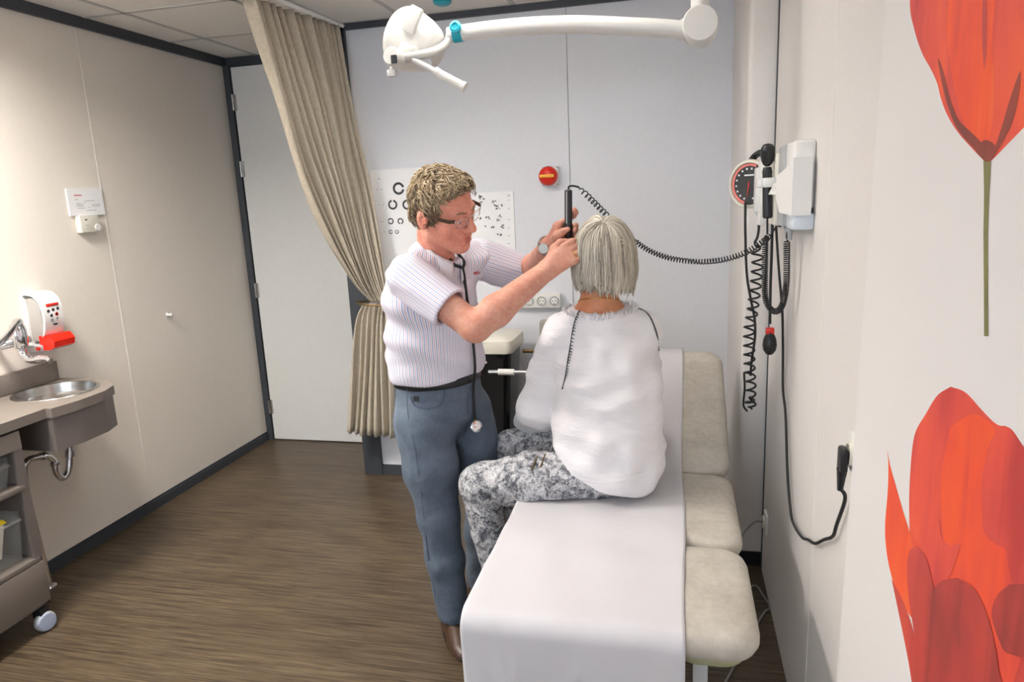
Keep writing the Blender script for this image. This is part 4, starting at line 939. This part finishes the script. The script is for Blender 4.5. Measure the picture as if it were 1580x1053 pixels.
for i, z in enumerate((1.547, 1.529, 1.511, 1.494)):
    A0 = V((hx_.x, hx_.y, z)); pts = []; rr = []
    for j, ph in enumerate((185, 140, 95, 50, 8, -25)):
        if i == 3 and j == 5: continue
        rad_ = .0245 if j else .036; pts.append(A0 + V((math.cos(math.radians(ph)) * rad_, math.sin(math.radians(ph)) * rad_ * 1.05, .004 * j - .006 + (.006 * j if i == 0 else 0)))); rr.append((.0115, .0108, .0102, .0098, .0092, .0078)[j])
    finger(F, pts, rr); F.cone(LW_ + V((0, 0, .01 - .006 * i)), pts[0], .016, .0125, .012)
F.chain([LW_ + V((.02, -.012, .008)), V((hx_.x - .034, hx_.y - .026, 1.508)), V((hx_.x - .016, hx_.y - .028, 1.522)), V((hx_.x + .001, hx_.y - .024, 1.53))], [.018, .0135, .0112, .0085], .008)
bv, bq = F.mesh(1)
body = npmesh('body', bv, bq, 'skin', man); body.data.materials.append(MATS['skin_face'])
lc = (bv - HC) @ HR; isf = (np.linalg.norm(lc - N_((0, .0, -.03)), axis=1) < .16 * hs)
body.data.polygons.foreach_set('material_index', isf[bq[:, 0]].astype(np.int32)); bodyT = bvh(bv, bq)
for sg in (-1, 1):
    ey_ = obj('eye', G().lathe([(.0105 * math.sin(a), -.0105 * math.cos(a)) for a in np.linspace(.05, math.pi - .05, 14)], V(hp(sg * .032, .0815, -.0075)), V(hf), 18), 'eye_white', body, 180)
    obj('iris', G().lathe([(.0056, .0092), (.004, .0104), (.0005, .0108)], V(hp(sg * .032, .0815, -.0085)), V(hf - hu * .5), 14), 'eye_iris', body, 180)
    obj('eyebrow', G().tube([V(hp(sg * x, y, z)) for x, y, z in ((.012, .0975, .014), (.026, .0955, .019), (.040, .087, .018), (.050, .077, .012))], [.0022, .0032, .0030, .0012], 6), 'brow', body, 180)
obj('lower_lip', G().tube([V(hp(x, y, -.0845)) for x, y in ((-.019, .091), (-.009, .0965), (0, .098), (.009, .0965), (.019, .091))], [.0012, .0040, .0046, .0040, .0012], 8), 'lip', body, 180)
obj('upper_lip', G().tube([V(hp(x, y, -.0735)) for x, y in ((-.020, .091), (-.009, .096), (0, .0975), (.009, .096), (.020, .091))], [.001, .003, .0034, .003, .001], 8), 'lip', body, 180)
# hair: cap plus many short tufts
Hf = Field(HC - .17, HC + .17, .004)
he(Hf, (0, -.010, .020), (.079, .1025, .0985)); he(Hf, (0, .045, .080), (.05, .045, .028), .03); he(Hf, (0, -.06, -.035), (.062, .05, .05), .02)
Hf.plane(hp(0, .030, 0), hf - .62 * hu if False else (hf - .66 * hu) / 1.2)
he(Hf, (0, .078, .024), (.095, .060, .052), .01, True)
Hf.plane(hp(0, 0, -.036), (-hu + .95 * hf) / 1.38)
hv, hq = Hf.mesh(2); hn = normals(hv, hq); lcl = (hv - HC) @ HR / hs
hv = hv + hn * (.004 * np.sin(lcl[:, 0] * 190 + 3 * np.sin(lcl[:, 1] * 60)) * np.sin(lcl[:, 1] * 120 + 2))[:, None]
hair_o = npmesh('hair', hv, hq, 'hair_sandy', man, {'tone': .30 + .25 * np.sin(lcl[:, 0] * 140 + 5 * np.sin(lcl[:, 1] * 40)) * np.sin(lcl[:, 2] * 50)})
def strands(name, paths, radii, tones, mat, parent, n=3):
    vs_, fs, tn = [], [], []
    for path, rad_, tone in zip(paths, radii, tones):
        g = G().tube(path, rad_, n, False); b = len(vs_); vs_ += g.v; fs += [tuple(i + b for i in f) for f in g.f]; tn += [tone] * len(g.v)
    me = bpy.data.meshes.new(name); me.from_pydata(vs_, [], fs); me.update()
    a = me.attributes.new('tone', 'FLOAT', 'POINT'); a.data.foreach_set('value', np.asarray(tn, np.float32))
    return link(name, me, mat, parent, 180)
paths, rads, tones = [], [], []
for i in rng.choice(len(hv), 2600):
    p = hv[i]; n0 = hn[i]; L_ = lcl[i]
    cd = (hf * .8 - hu * .1 if L_[1] < .05 else hf * .3 + hu * .25 - hl * .8) - hu * (1.0 if L_[2] < .04 else 0) + rng.normal(0, .27, 3)
    if L_[1] < -.05: cd = -hu + hf * .1 + rng.normal(0, .3, 3)
    cd = cd - n0 * (cd @ n0); cd /= max(1e-6, np.linalg.norm(cd)); ln = rng.uniform(.02, .036); lift = rng.uniform(.001, .006); cv_ = np.cross(n0, cd) * rng.normal(0, .006)
    paths.append([V(p - n0 * .003), V(p + cd * ln * .35 + n0 * lift * .8), V(p + cd * ln * .7 + n0 * lift + cv_), V(p + cd * ln + n0 * lift * .3 + cv_ * 2)])
    rads.append([.0028, .0026, .002, .0006]); tones.append(np.clip(rng.normal(.5 + .14 * (L_[2] > .05) - .2 * (L_[2] < .02), .2), 0, 1))
strands('hair_tufts', paths, rads, tones, 'hair_sandy', hair_o)['kind'] = 'stuff'

# shirt
Sf = Field((-1.08, 1.95, .94), (-.45, 2.66, 1.52), .005)
Sf.chain([(-.845, 2.33, .99), (-.848, 2.325, 1.09), (-.838, 2.30, 1.20), (-.82, 2.275, 1.32), (-.795, 2.255, 1.40)], [.140, .150, .143, .128, .085], .04, (LAT, 1.24))
Sf.cone((-.835, 2.13, 1.40), (-.79, 2.24, 1.43), .072, .062, .04); Sf.cone((-.70, 2.37, 1.425), (-.775, 2.26, 1.435), .068, .062, .04)
Sf.ell((-.86, 2.22, 1.33), (.11, .14, .11), None, .05)
Sf.cone(hp(0, -.02, -.10), (-.79, 2.25, 1.43), .060, .078, .03)
pn = N_((.45, -.2, .87)); pu = pn / np.linalg.norm(pn); Sf.cone(N_((-.780, 2.232, 1.455)) + pu * .075, N_((-.780, 2.232, 1.455)) + pu * .25, .086, .12, .006, None, True); Sf.plane((0, 0, 1.018), (0, 0, -1))
def cloth(F, axisfn, amp, waves, ph, sm=3):
    v, q = F.mesh(sm); v = folds(v, normals(v, q), amp, waves, ph); return v, q
v, q = cloth(Sf, None, .0085, [((.2, .1, 1), .16, .7), ((.9, -.4, .5), .11, .6), ((.5, .3, -.9), .075, .35)], .6)
def around(v, c, fwd_, lat_, rad_):
    a = np.arctan2((v - c) @ N_(lat_), (v - c) @ N_(fwd_)); return a * rad_
shirt = npmesh('shirt', v, q, 'shirt_stripe', man, {'su': around(v, N_((-.83, 2.30, 1.2)), FCE, LAT, .165)}); shirtT = bvh(v, q)
for nm, A_0, B_0, r0, r1, fr in (('R', (-.842, 2.115, 1.395), RE, .078, .070, .63), ('L', (-.690, 2.40, 1.425), LE, .074, .069, .80)):
    A0, B0 = N_(A_0), N_(B_0); hem = A0 + (B0 - A0) * fr; dn = (B0 - A0) / np.linalg.norm(B0 - A0)
    Q = Field(np.minimum(A0, B0) - .14, np.maximum(A0, B0) + .14, .004); Q.cone(A0, B0, r0, r1, .02); Q.plane(hem, dn); Q.cone(hem - dn * .05, hem + dn * .1, .058, .060, .004, None, True)
    v, q = cloth(Q, None, .0045, [(dn, .06, .5), ((.3, -.2, 1), .085, .7)], 1.3, 2)
    e1_ = np.cross(dn, N_((0, 0, 1))); e1_ /= np.linalg.norm(e1_); e2_ = np.cross(dn, e1_)
    so = npmesh('sleeve', v, q, 'shirt_stripe', shirt, {'su': around(v, A0, e1_, e2_, .07)})
# collar: folded band round the neck, open at the throat
cN = V((-.780, 2.232, 1.455)); cax = V(pn).normalized(); cf = (FCE - cax * FCE.dot(cax)).normalized(); cl = cax.cross(cf)
rows = []
for h_, r_ in ((-.004, .071), (.030, .069), (.036, .072), (.026, .079), (.0, .092), (-.018, .100)):
    row = []
    for j in range(49):
        a = math.radians(14 + (360 - 28) * j / 48); fr = 1 + .10 * max(0, math.cos(a)); dp = -.022 * max(0, math.cos(a)) ** 2 * (1 if h_ < .02 else .6)
        row.append(cN + cf * (math.cos(a) * r_ * 1.02 * fr) + cl * (math.sin(a) * r_ * .97) + cax * (h_ + dp))
    rows.append(row)
co_ = obj('collar', G().sheet(rows), 'shirt_stripe', shirt, 180, False); m = co_.modifiers.new('thick', 'SOLIDIFY'); m.thickness = .002
at_ = co_.data.attributes.new('su', 'FLOAT', 'POINT'); at_.data.foreach_set('value', np.full(len(co_.data.vertices), .0062, np.float32))
plk = [hit(shirtT, *p, .0025) for p in ((716, 420), (722, 445), (742, 540), (748, 575))]
for p in ((719, 440), (750, 530), (753, 560)): obj('button', G().lathe([(.005, 0), (.005, .002), (.001, .0025)], hit(shirtT, *p, .001), (.6, -.7, 0), 12), 'plastic_white', shirt)
e_ = G()
for a, b in (((731, 420), (731.6, 424)), ((731, 420), (733, 422.6)), ((733, 422.6), (734, 419.6)), ((734, 419.6), (735, 423.5)), ((736, 419.4), (736.6, 423)), ((736, 419.4), (739, 420)), ((739, 420), (739.6, 422.6))): e_.tube([hit(shirtT, *a, .0012), hit(shirtT, *b, .0012)], .0013, 5)
obj('embroidery', e_, 'embroidery', shirt, 0)
pk = [hit(shirtT, *p, .0012) for p in ((722, 424), (730, 427), (741, 426), (750, 423))]; obj('pocket_edge', G().tube(spline(pk, 12), .0012, 5), 'shirt_stripe', shirt, 0)

# trousers, belt, shoes
Tf = Field((-1.08, 2.08, .02), (-.58, 2.68, 1.07), .005)
RHp, LHp = (-.885, 2.25, .86), (-.785, 2.43, .85); RK, LK = (-.848, 2.235, .505), (-.735, 2.45, .53); RA, LA = (-.828, 2.265, .10), (-.785, 2.51, .085)
Tf.cone((-.848, 2.328, 1.03), (-.845, 2.33, .92), .141, .138, .03, (LAT, 1.22))
Tf.ell((-.885, 2.345, .88), (.12, .13, .10), None, .05)
Tf.chain([RHp, N_(RHp) * .5 + N_(RK) * .5, RK, N_(RK) * .55 + N_(RA) * .45, RA], [.108, .097, .074, .069, .060], .03)
Tf.chain([LHp, N_(LHp) * .5 + N_(LK) * .5, LK, N_(LK) * .55 + N_(LA) * .45, LA], [.106, .096, .074, .069, .060], .03)
Tf.plane((0, 0, 1.03), (0, 0, 1)); Tf.plane((0, 0, .062), (0, 0, -1))
v, q = cloth(Tf, None, .0034, [((.75, -.3, .6), .075, .6), ((-.8, .3, .5), .10, .6), ((.9, -.5, .1), .05, .3)], 2.2)
tro = npmesh('trousers', v, q, 'jeans', man); troT = bvh(v, q)
def seam(nm, pts, r=.0013, mt='ink', tree=None, par=None): return obj(nm, G().tube(spline([hit(tree or troT, *p, .0012) for p in pts], len(pts) * 5), r, 5), mt, par or tro, 0)
plain('seam_blue', S(74, 84, 98), .8)
seam('side_seam', ((628, 592), (630, 640), (640, 690), (650, 760), (660, 850), (672, 920)), mt='seam_blue')
seam('pocket_edge', ((634, 612), (640, 626), (655, 630), (675, 628), (684, 616), (686, 600)), mt='seam_blue')
seam('fly_seam', ((722, 606), (722, 640), (716, 672), (708, 690)), mt='seam_blue')
lb_ = hit(troT, 642, 616, .001); obj('pocket_label', G().prism([hit(troT, *p, .0012) for p in ((638, 611), (647, 612), (647, 620), (638, 619.5))], (-.0002, -.001, 0)), 'ink', tro, 0)
obj('hem_seam', G().tube(spline([hit(troT, *p, .0006) for p in ((676, 934), (690, 940), (706, 941), (720, 937))], 14), .0012, 5), 'seam_blue', tro, 0)
bl = []
for i in range(49):
    a = 2 * math.pi * i / 48; dv = V((math.cos(a), math.sin(a), 0)); p, nn, _, _ = troT.ray_cast(V((-.847, 2.328, 1.006)) + dv * .5, -dv)
    bl.append((p or V((-.847, 2.328, 1.006)) + dv * .17) + dv * .002)
obj('belt', G().sheet([[p + V((0, 0, z)) + (p - V((-.847, 2.328, 1.006))).normalized() * t_ for p in bl] for z, t_ in ((-.008, 0), (-.006, .003), (.022, .003), (.024, 0))]), 'black', man, 60, False)
for (hx0, hy0, dx_, dy_) in ((-.838, 2.275, .55, -.83), (-.80, 2.52, .62, -.78)):
    d_ = V((dx_, dy_, 0)).normalized(); s_ = V((-d_.y, d_.x, 0)); rg = []
    for u_, hw, h_ in ((-.075, .018, .05), (-.07, .032, .075), (-.03, .038, .088), (.03, .038, .085), (.09, .046, .062), (.15, .046, .045), (.185, .034, .036), (.20, .014, .028)):
        c_ = V((hx0, hy0, 0)) + d_ * u_
        rg.append([c_ + s_ * (hw * math.cos(a)) + V((0, 0, max(.012, .012 + (h_ - .012) * math.sin(a)) if math.sin(a) >= 0 else .012)) for a in [2 * math.pi * k_ / 20 for k_ in range(20)]])
    sh = obj('shoe', G().rings(rg), 'leather_brown', man, 70)
    obj('sole', G().rings([[c_[k_] for k_ in range(20)] for c_ in [[V((p.x, p.y, z)) for p in [V((hx0, hy0, 0)) + d_ * (.062 + .142 * math.cos(a)) + s_ * (.045 * math.sin(a) * (1 + .12 * math.cos(a))) for a in [2 * math.pi * k_ / 20 for k_ in range(20)]]] for z in (0, .014)]]), 'black', sh, 30)

# glasses
gl = bpy.data.objects.new('glasses', None); gl = obj('glasses', G().tube([V(hp(-.008, .108, .004)), V(hp(0, .112, .008)), V(hp(.008, .108, .004))], .0014, 6), 'lens_rim', man, 60)
for sg in (-1, 1):
    ring = [hp(sg * (.035 + .025 * math.copysign(abs(math.cos(a)) ** .7, math.cos(a))), .104 - .012 * ((math.cos(a) + 1) / 2) ** 2 , -.006 + .0155 * math.copysign(abs(math.sin(a)) ** .75, math.sin(a)) * (1 if math.sin(a) < 0 else .85)) for a in np.linspace(0, 2 * math.pi, 33)]
    ring = [V(p) for p in ring]
    obj('rim', G().tube(ring, .0013, 6), 'lens_rim', gl, 60); me_ = G(); me_.add(ring[:-1], [tuple(range(32))]); obj('lens', me_, 'lens', gl, 0, False)
    tp = [V(hp(*p)) for p in ((sg * .061, .093, .004), (sg * .074, .082, .004), (sg * .079, .055, .003), (sg * .0815, .0, .0), (sg * .081, -.022, -.012))]
    g = G(); up_ = V(hu) * (hs * .0055)
    for a, b in zip(tp[:-1], tp[1:]):
        o_ = V(hl) * (sg * .0022); g.add([a - up_, b - up_, b + up_, a + up_, a - up_ + o_, b - up_ + o_, b + up_ + o_, a + up_ + o_], [(0, 1, 2, 3), (7, 6, 5, 4), (0, 4, 5, 1), (1, 5, 6, 2), (2, 6, 7, 3), (3, 7, 4, 0)])
    obj('temple_arm', g, 'leather_brown', gl, 30)
# watch
wd = (V(LW) - V(LE)).normalized(); wc = V(LW) - wd * .012
wa = obj('wristwatch', G().tube([wc + (wd.cross(V((0, 0, 1))).normalized() * math.cos(a) + wd.cross(wd.cross(V((0, 0, 1)))).normalized() * math.sin(a)) * .0335 for a in np.linspace(0, 2 * math.pi, 33)], .0052, 6), 'steel', man, 60)
obj('watch_case', G().cyl(wc + V((-.008, -.033, -.004)), wc + V((-.01, -.043, -.004)), .017), 'steel', wa)
rp = W0 + fwd * .090 + sd * -.011
obj('ring', G().tube([W0 + fwd * .094 - sd * .012 + (bk * math.cos(a) + sd * math.sin(a)) * .0118 - bk * .006 for a in np.linspace(0, 2 * math.pi, 25)], .0016, 6), 'gold', man, 60)

# stethoscope
st = thing('stethoscope', 'black stethoscope hanging round the neck over the striped shirt', 'stethoscope', hit(shirtT, 728, 590, .01))
union = BVHTree.FromPolygons([V(p) for p in v.tolist()], q.tolist())
Yj = hit(shirtT, 711, 413, .008)
def ca(deg, r_, h_): a = math.radians(deg); return cN + cf * (math.cos(a) * r_) + cl * (math.sin(a) * r_) + cax * h_
armR = spline([ca(-150, .076, .004), ca(-110, .082, .0), ca(-70, .096, -.008), ca(-35, .115, -.02), hit(shirtT, 688, 395, .007), hit(shirtT, 698, 408, .008), Yj], 40)
armL = spline([ca(150, .076, .004), ca(100, .088, -.002), ca(50, .110, -.014), hit(shirtT, 709, 395, .008), hit(shirtT, 713, 404, .008), Yj], 40)
obj('ear_tube', G().tube(armR, .0052, 10), 'cord_black', st, 60); obj('ear_tube', G().tube(armL, .0052, 10), 'cord_black', st, 60)
tbp = [Yj, hit(shirtT, 714, 430, .008), hit(shirtT, 718, 460, .008), hit(shirtT, 724, 490, .010), hit(shirtT, 727, 530, .010), hit(shirtT, 729, 565, .012)] + [aty(731, 600, hit(troT, 731, 600, 0).y - .016), aty(732, 630, hit(troT, 731, 625, 0).y - .014), aty(733, 648, hit(troT, 731, 640, 0).y - .014)]
obj('tube', G().tube(spline(tbp, 70), .0050, 10), 'cord_black', st, 60)
ce_ = tbp[-1] + V((0, -.004, -.012))
obj('stem', G().cyl(tbp[-1], ce_, .006), 'brass_dark', st)
obj('chest_piece', G().lathe([(.004, -.012), (.012, -.012), (.013, -.004), (.021, .0), (.0215, .006), (.018, .008), (.001, .008)], ce_ + V((.004, 0, -.012)), (.5, -.75, .25), 28), 'chrome', st, 40)

# ---- the patient ----
wom = thing('person', 'woman in white blouse and snake-print trousers sitting on the couch', 'person', (-.25, 2.25, CZ))
WL = (.98, .18, 0)
wh = N_((-.228, 2.255, 1.452))
F = Field((-.62, 2.02, .72), (.06, 2.66, 1.57), .005)
F.ell(wh + N_((0, .0, .01)), (.074, .094, .098)); F.ell(wh + N_((-.005, .035, -.055)), (.055, .058, .07), None, .02); F.cone(wh + N_((-.005, .12, -.02)), wh + N_((-.004, .10, .0)), .011, .008)
F.chain([wh + N_((-.006, -.012, -.06)), (-.246, 2.255, 1.30), (-.25, 2.26, 1.22)], [.050, .055, .075], .03)
F.chain([(-.22, 2.26, .78), (-.235, 2.27, 1.0), (-.245, 2.265, 1.16)], [.11, .105, .09], .04, (WL, 1.3))
F.chain([(-.13, 2.28, 1.205), (-.245, 2.26, 1.235), (-.36, 2.255, 1.20)], [.05, .058, .05], .04)
LEh, REh = (-.485, 2.34, .885), (-.14, 2.48, .93)
F.chain([(-.39, 2.26, 1.175), LEh, (-.53, 2.47, .80)], [.045, .038, .026], .02); F.chain([(-.10, 2.30, 1.18), REh, (-.30, 2.54, .82)], [.045, .038, .026], .02)
for b_, d_ in (((-.53, 2.47, .80), V((-.2, .95, -.15))), ((-.30, 2.54, .82), V((-.95, .2, -.1)))):
    d_ = d_.normalized(); s_ = d_.cross(V((0, 0, 1))).normalized(); b_ = V(b_)
    for q_ in (-.024, -.008, .008, .024): F.chain([b_, b_ + d_ * .075 + s_ * q_, b_ + d_ * .11 + s_ * q_ - V((0, 0, .012)), b_ + d_ * .135 + s_ * q_ - V((0, 0, .03))], [.017, .0105, .0092, .0075], .005)
    F.chain([b_ + s_ * .02, b_ + d_ * .04 + s_ * .045, b_ + d_ * .07 + s_ * .05], [.013, .0105, .008], .006)
v, q = F.mesh(1); wb_ = npmesh('body', v, q, 'skin_tan', wom); wbT = bvh(v, q)
# hair: bob shell and strands combed down from the crown
hcx, hcy, hz0 = -.227, 2.255, 1.452
def shell(p, off=0):
    d = p - V((hcx, hcy, hz0))
    if d.z >= -.02:
        q_ = V((d.x / .0985, d.y / .112, (d.z + .02) / .134)); s_ = (1 + off / .1) / max(1e-6, q_.length); return V((hcx + d.x * s_, hcy + d.y * s_, hz0 - .02 + (d.z + .02) * s_))
    tz = min(1, (-.02 - d.z) / .085); k_ = 1 + .045 * math.sin(tz * math.pi * .8) - .09 * tz * tz
    q_ = math.hypot(d.x / (.0985 * k_), d.y / (.112 * k_)); s_ = (1 + off / .1) / max(1e-6, q_); return V((hcx + d.x * s_, hcy + d.y * s_, p.z))
whorl = V((hcx + .004, hcy - .052, hz0 + .105)); rgs = []
zs = [.1135, .108, .098, .08, .06, .035, .01, -.02, -.045, -.07, -.09, -.105]
for z in zs:
    rg = []
    for k_ in range(48):
        a = 2 * math.pi * k_ / 48; rr_ = .0985 * math.sqrt(max(.0, 1 - ((z + .02) / .134) ** 2)) if z > -.02 else .0985
        p = shell(V((hcx + math.cos(a) * max(rr_, .004), hcy + math.sin(a) * max(rr_, .004) * 1.137, hz0 + z)), -.003); p.z = hz0 + z
        if z < -.02 and math.sin(a) > .6: p = V((p.x, min(p.y, hcy + .085), p.z))
        rg.append(p)
    rgs.append(rg)
hs_ = obj('hair', G().rings(rgs, True), 'hair_silver', wom, 180)
a_ = hs_.data.attributes.new('tone', 'FLOAT', 'POINT'); a_.data.foreach_set('value', np.full(len(hs_.data.vertices), .22, np.float32))
paths, rads, tones = [], [], []
for i in range(1900):
    a = rng.uniform(0, 2 * math.pi); st_ = rng.uniform(0, 1) ** .7 * .10
    p = shell(whorl + V((math.cos(a), math.sin(a), 0)) * (.006 + st_)); off = rng.uniform(-.002, .006); pts = []; zend = hz0 - .106 + rng.normal(0, .010) + (.006 if p.x < hcx else -.004)
    drift = rng.normal(0, .16); ph_ = 3 * math.sin(4 * a) + rng.normal(0, .5); wv_ = abs(rng.normal(0, .0022))
    for s_ in range(26):
        pts.append(shell(p + V((math.sin(s_ * .55 + ph_), math.cos(s_ * .5 + ph_ * 2), 0)) * wv_ * min(1, s_ / 6), off * min(1, s_ / 4)))
        out = p - whorl; nn = (p - V((hcx, hcy, hz0 - .02))).normalized(); dwn = V((0, 0, -1)); wgt = max(0, 1 - out.length / .09)
        d = out.normalized() * wgt + dwn * (1 - wgt) + V((-nn.y, nn.x, 0)) * drift * .25; d = d - nn * d.dot(nn)
        p = shell(p + d.normalized() * .0115)
        if p.z < zend: pts.append(shell(V((p.x, p.y, zend)), off)); break
    if len(pts) < 4: continue
    if pts[-1].y > hcy + .07 and pts[-1].z < hz0: continue
    m_ = len(pts); paths.append(pts); r_ = rng.uniform(.0016, .003); rads.append([r_ * .5] + [r_] * (m_ - 3) + [r_ * .8, r_ * .25]); tones.append(np.clip(rng.normal(.56, .27) - .22 * (math.sin(9 * a) * math.sin(5 * a + 1) > .35), 0, 1))
strands('hair_strands', paths, rads, tones, 'hair_silver', hs_)['kind'] = 'stuff'
# necklace
nk = []
for i in range(41):
    a = 2 * math.pi * i / 40; dv = V((math.cos(a), math.sin(a), 0)); c_ = V((-.246, 2.256, 1.292 + .02 * math.sin(a) * -1)); p, _, _, _ = wbT.ray_cast(c_ + dv * .25, -dv); nk.append((p or c_ + dv * .06) + dv * .0015)
obj('necklace', G().tube(nk, .0016, 6), 'gold', wom, 60)
# blouse
Bf = Field((-.66, 1.98, .62), (.10, 2.66, 1.33), .005)
Bf.chain([(-.222, 2.235, .74), (-.222, 2.245, .86), (-.222, 2.258, 1.0), (-.235, 2.262, 1.12), (-.245, 2.262, 1.19)], [.160, .156, .145, .130, .085], .05, (WL, 1.14))
Bf.plane((-.23, 2.08, .690), N_((-.42, .50, -1)) / 1.2)
Bf.chain([(-.12, 2.285, 1.19), (-.245, 2.262, 1.225), (-.37, 2.255, 1.185)], [.066, .066, .066], .05)
Bf.cone((-.246, 2.256, 1.22), (-.246, 2.256, 1.30), .095, .075, .03)
Bf.chain([(-.378, 2.26, 1.165), (-.430, 2.29, 1.02), (-.470, 2.33, .90), (-.535, 2.45, .81)], [.074, .070, .078, .058], .03)
Bf.chain([(-.115, 2.30, 1.165), (-.12, 2.38, 1.04), REh, (-.28, 2.53, .83)], [.066, .060, .058, .05], .03)
Bf.cone((-.246, 2.256, 1.25), (-.246, 2.256, 1.36), .070, .076, .006, None, True)
Bf.plane((-.246, 2.256, 1.272), N_((0, -.12, 1)) / 1.007)
v, q = cloth(Bf, None, .0095, [((.35, .2, 1), .15, .6), ((-.5, .1, .9), .10, .5), ((.9, .2, -.5), .13, .5), ((.2, 0, 1), .06, .18)], 4.1, 4)
blo = npmesh('blouse', v, q, 'blouse_white', wom); bloT = bvh(v, q)
hem_ = [hit(bloT, *p, .001) for p in ((840, 706), (856, 732), (880, 752), (920, 762), (960, 758), (1000, 740), (1017, 722))]
def zigzag(pts, nst, amp, par):
    P = spline([hit(bloT, *p, .0018) for p in pts], nst); g = G(); g.tube(P, .0019, 5)
    for i in range(1, len(P) - 1):
        T = (P[i + 1] - P[i - 1]).normalized(); vd = (CAM - P[i]).normalized(); sdv = T.cross(vd).normalized()
        if sdv.dot(_r) < 0: sdv = -sdv
        e = P[i] + sdv * amp + T * .002; q_, nq, _, _ = bloT.find_nearest(e); e = q_ + (nq if nq.dot(vd) > 0 else -nq) * .0018
        g.tube([P[i], e], .0014, 4)
    obj('stitching', g, 'cord_black', par, 0)
zigzag([(901, 470), (892, 484), (885, 505), (880, 535), (876, 560), (873, 580), (868, 601)], 34, .010, blo)
zigzag([(980, 464), (991, 473), (1001, 487), (1009, 503), (1014, 520), (1016, 541)], 26, -.006, blo)
obj('hem_seam', G().tube(spline([hit(bloT, a_ + (940 - a_) * .03, b_ - 16, .0002) for a_, b_ in ((842, 704), (856, 728), (880, 748), (920, 760), (960, 758), (1000, 742), (1015, 724))], 60), .0016, 5), 'blouse_white', blo, 180)
g = G()
for i in range(150):
    a = rng.uniform(0, 2 * math.pi); dv = V((math.cos(a), math.sin(a), 0)); c_ = V((-.246, 2.256, 1.262 + .12 * math.sin(a) * .085)); p, nn, _, _ = bloT.ray_cast(c_ + dv * .2, -dv)
    if p is None: continue
    tg = V((-math.sin(a), math.cos(a), 0)); L_ = rng.uniform(.008, .022); e = p + V((0, 0, L_)) + tg * rng.normal(0, .009) + dv * rng.normal(.002, .004)
    g.tube([p - V((0, 0, .01)), p.lerp(e, .5) + dv * .003, e], [.0028, .0022, .0007], 4)
obj('frayed_edge', g, 'blouse_white', blo, 180)['kind'] = 'stuff'
# trousers
Pf = Field((-.80, 1.98, .10), (.06, 2.68, .92), .005)
Pf.cone((-.215, 2.25, .74), (-.225, 2.25, .84), .125, .11, .03, (WL, 1.2))
Pf.ell((-.20, 2.255, .72), (.155, .150, .08), None, .03)
LHw, RHw = (-.26, 2.185, .722), (-.26, 2.37, .74); LKw, RKw = (-.655, 2.155, .672), (-.615, 2.475, .685); LAw, RAw = (-.60, 2.165, .235), (-.59, 2.50, .235)
Pf.chain([LHw, N_(LHw) * .45 + N_(LKw) * .55, LKw], [.084, .090, .074], .03); Pf.chain([LKw, N_(LKw) * .6 + N_(LAw) * .4, LAw], [.070, .064, .045], .015)
Pf.chain([RHw, N_(RHw) * .5 + N_(RKw) * .5, RKw], [.098, .090, .074], .03); Pf.chain([RKw, N_(RKw) * .6 + N_(RAw) * .4, RAw], [.070, .064, .045], .015)
Pf.plane((0, 0, CZ + .006), (0, 0, -1)) if False else None
sl, PP = Pf.block((-.47, 1.9, .0), (.2, 2.8, CZ + .009)); Pf.phi[sl] = np.maximum(Pf.phi[sl], (CZ + .007) - PP[..., 2])
v, q = cloth(Pf, None, .0040, [((1, 0, .3), .07, .6), ((.4, .2, 1), .05, .4)], .9, 2)
ptr = npmesh('trousers', v, q, 'snake_print', wom); ptrT = bvh(v, q)
for pts in (((833, 696), (827, 710), (820, 726)), ((841, 702), (836, 716), (833, 722))): obj('zipper', G().tube(spline([hit(ptrT, *p, .001) for p in pts], 10), .0032, 5), 'brass_dark', ptr, 0)
for a0, dd in ((LAw, V((-1, .0, 0))), (RAw, V((-1, .08, 0)))):
    a0 = V(a0); rg = []; s_ = V((-dd.y, dd.x, 0)).normalized()
    for u_, hw, h_ in ((-.07, .02, .05), (-.05, .032, .07), (.0, .034, .075), (.06, .038, .05), (.12, .036, .035), (.15, .02, .025)):
        c_ = a0 + dd * u_ - V((0, 0, .10)); rg.append([c_ + s_ * hw * math.cos(a) + V((0, 0, h_ * max(0, math.sin(a)))) for a in [2 * math.pi * k_ / 16 for k_ in range(16)]])
    obj('shoe', G().rings(rg), 'black', wom, 60)
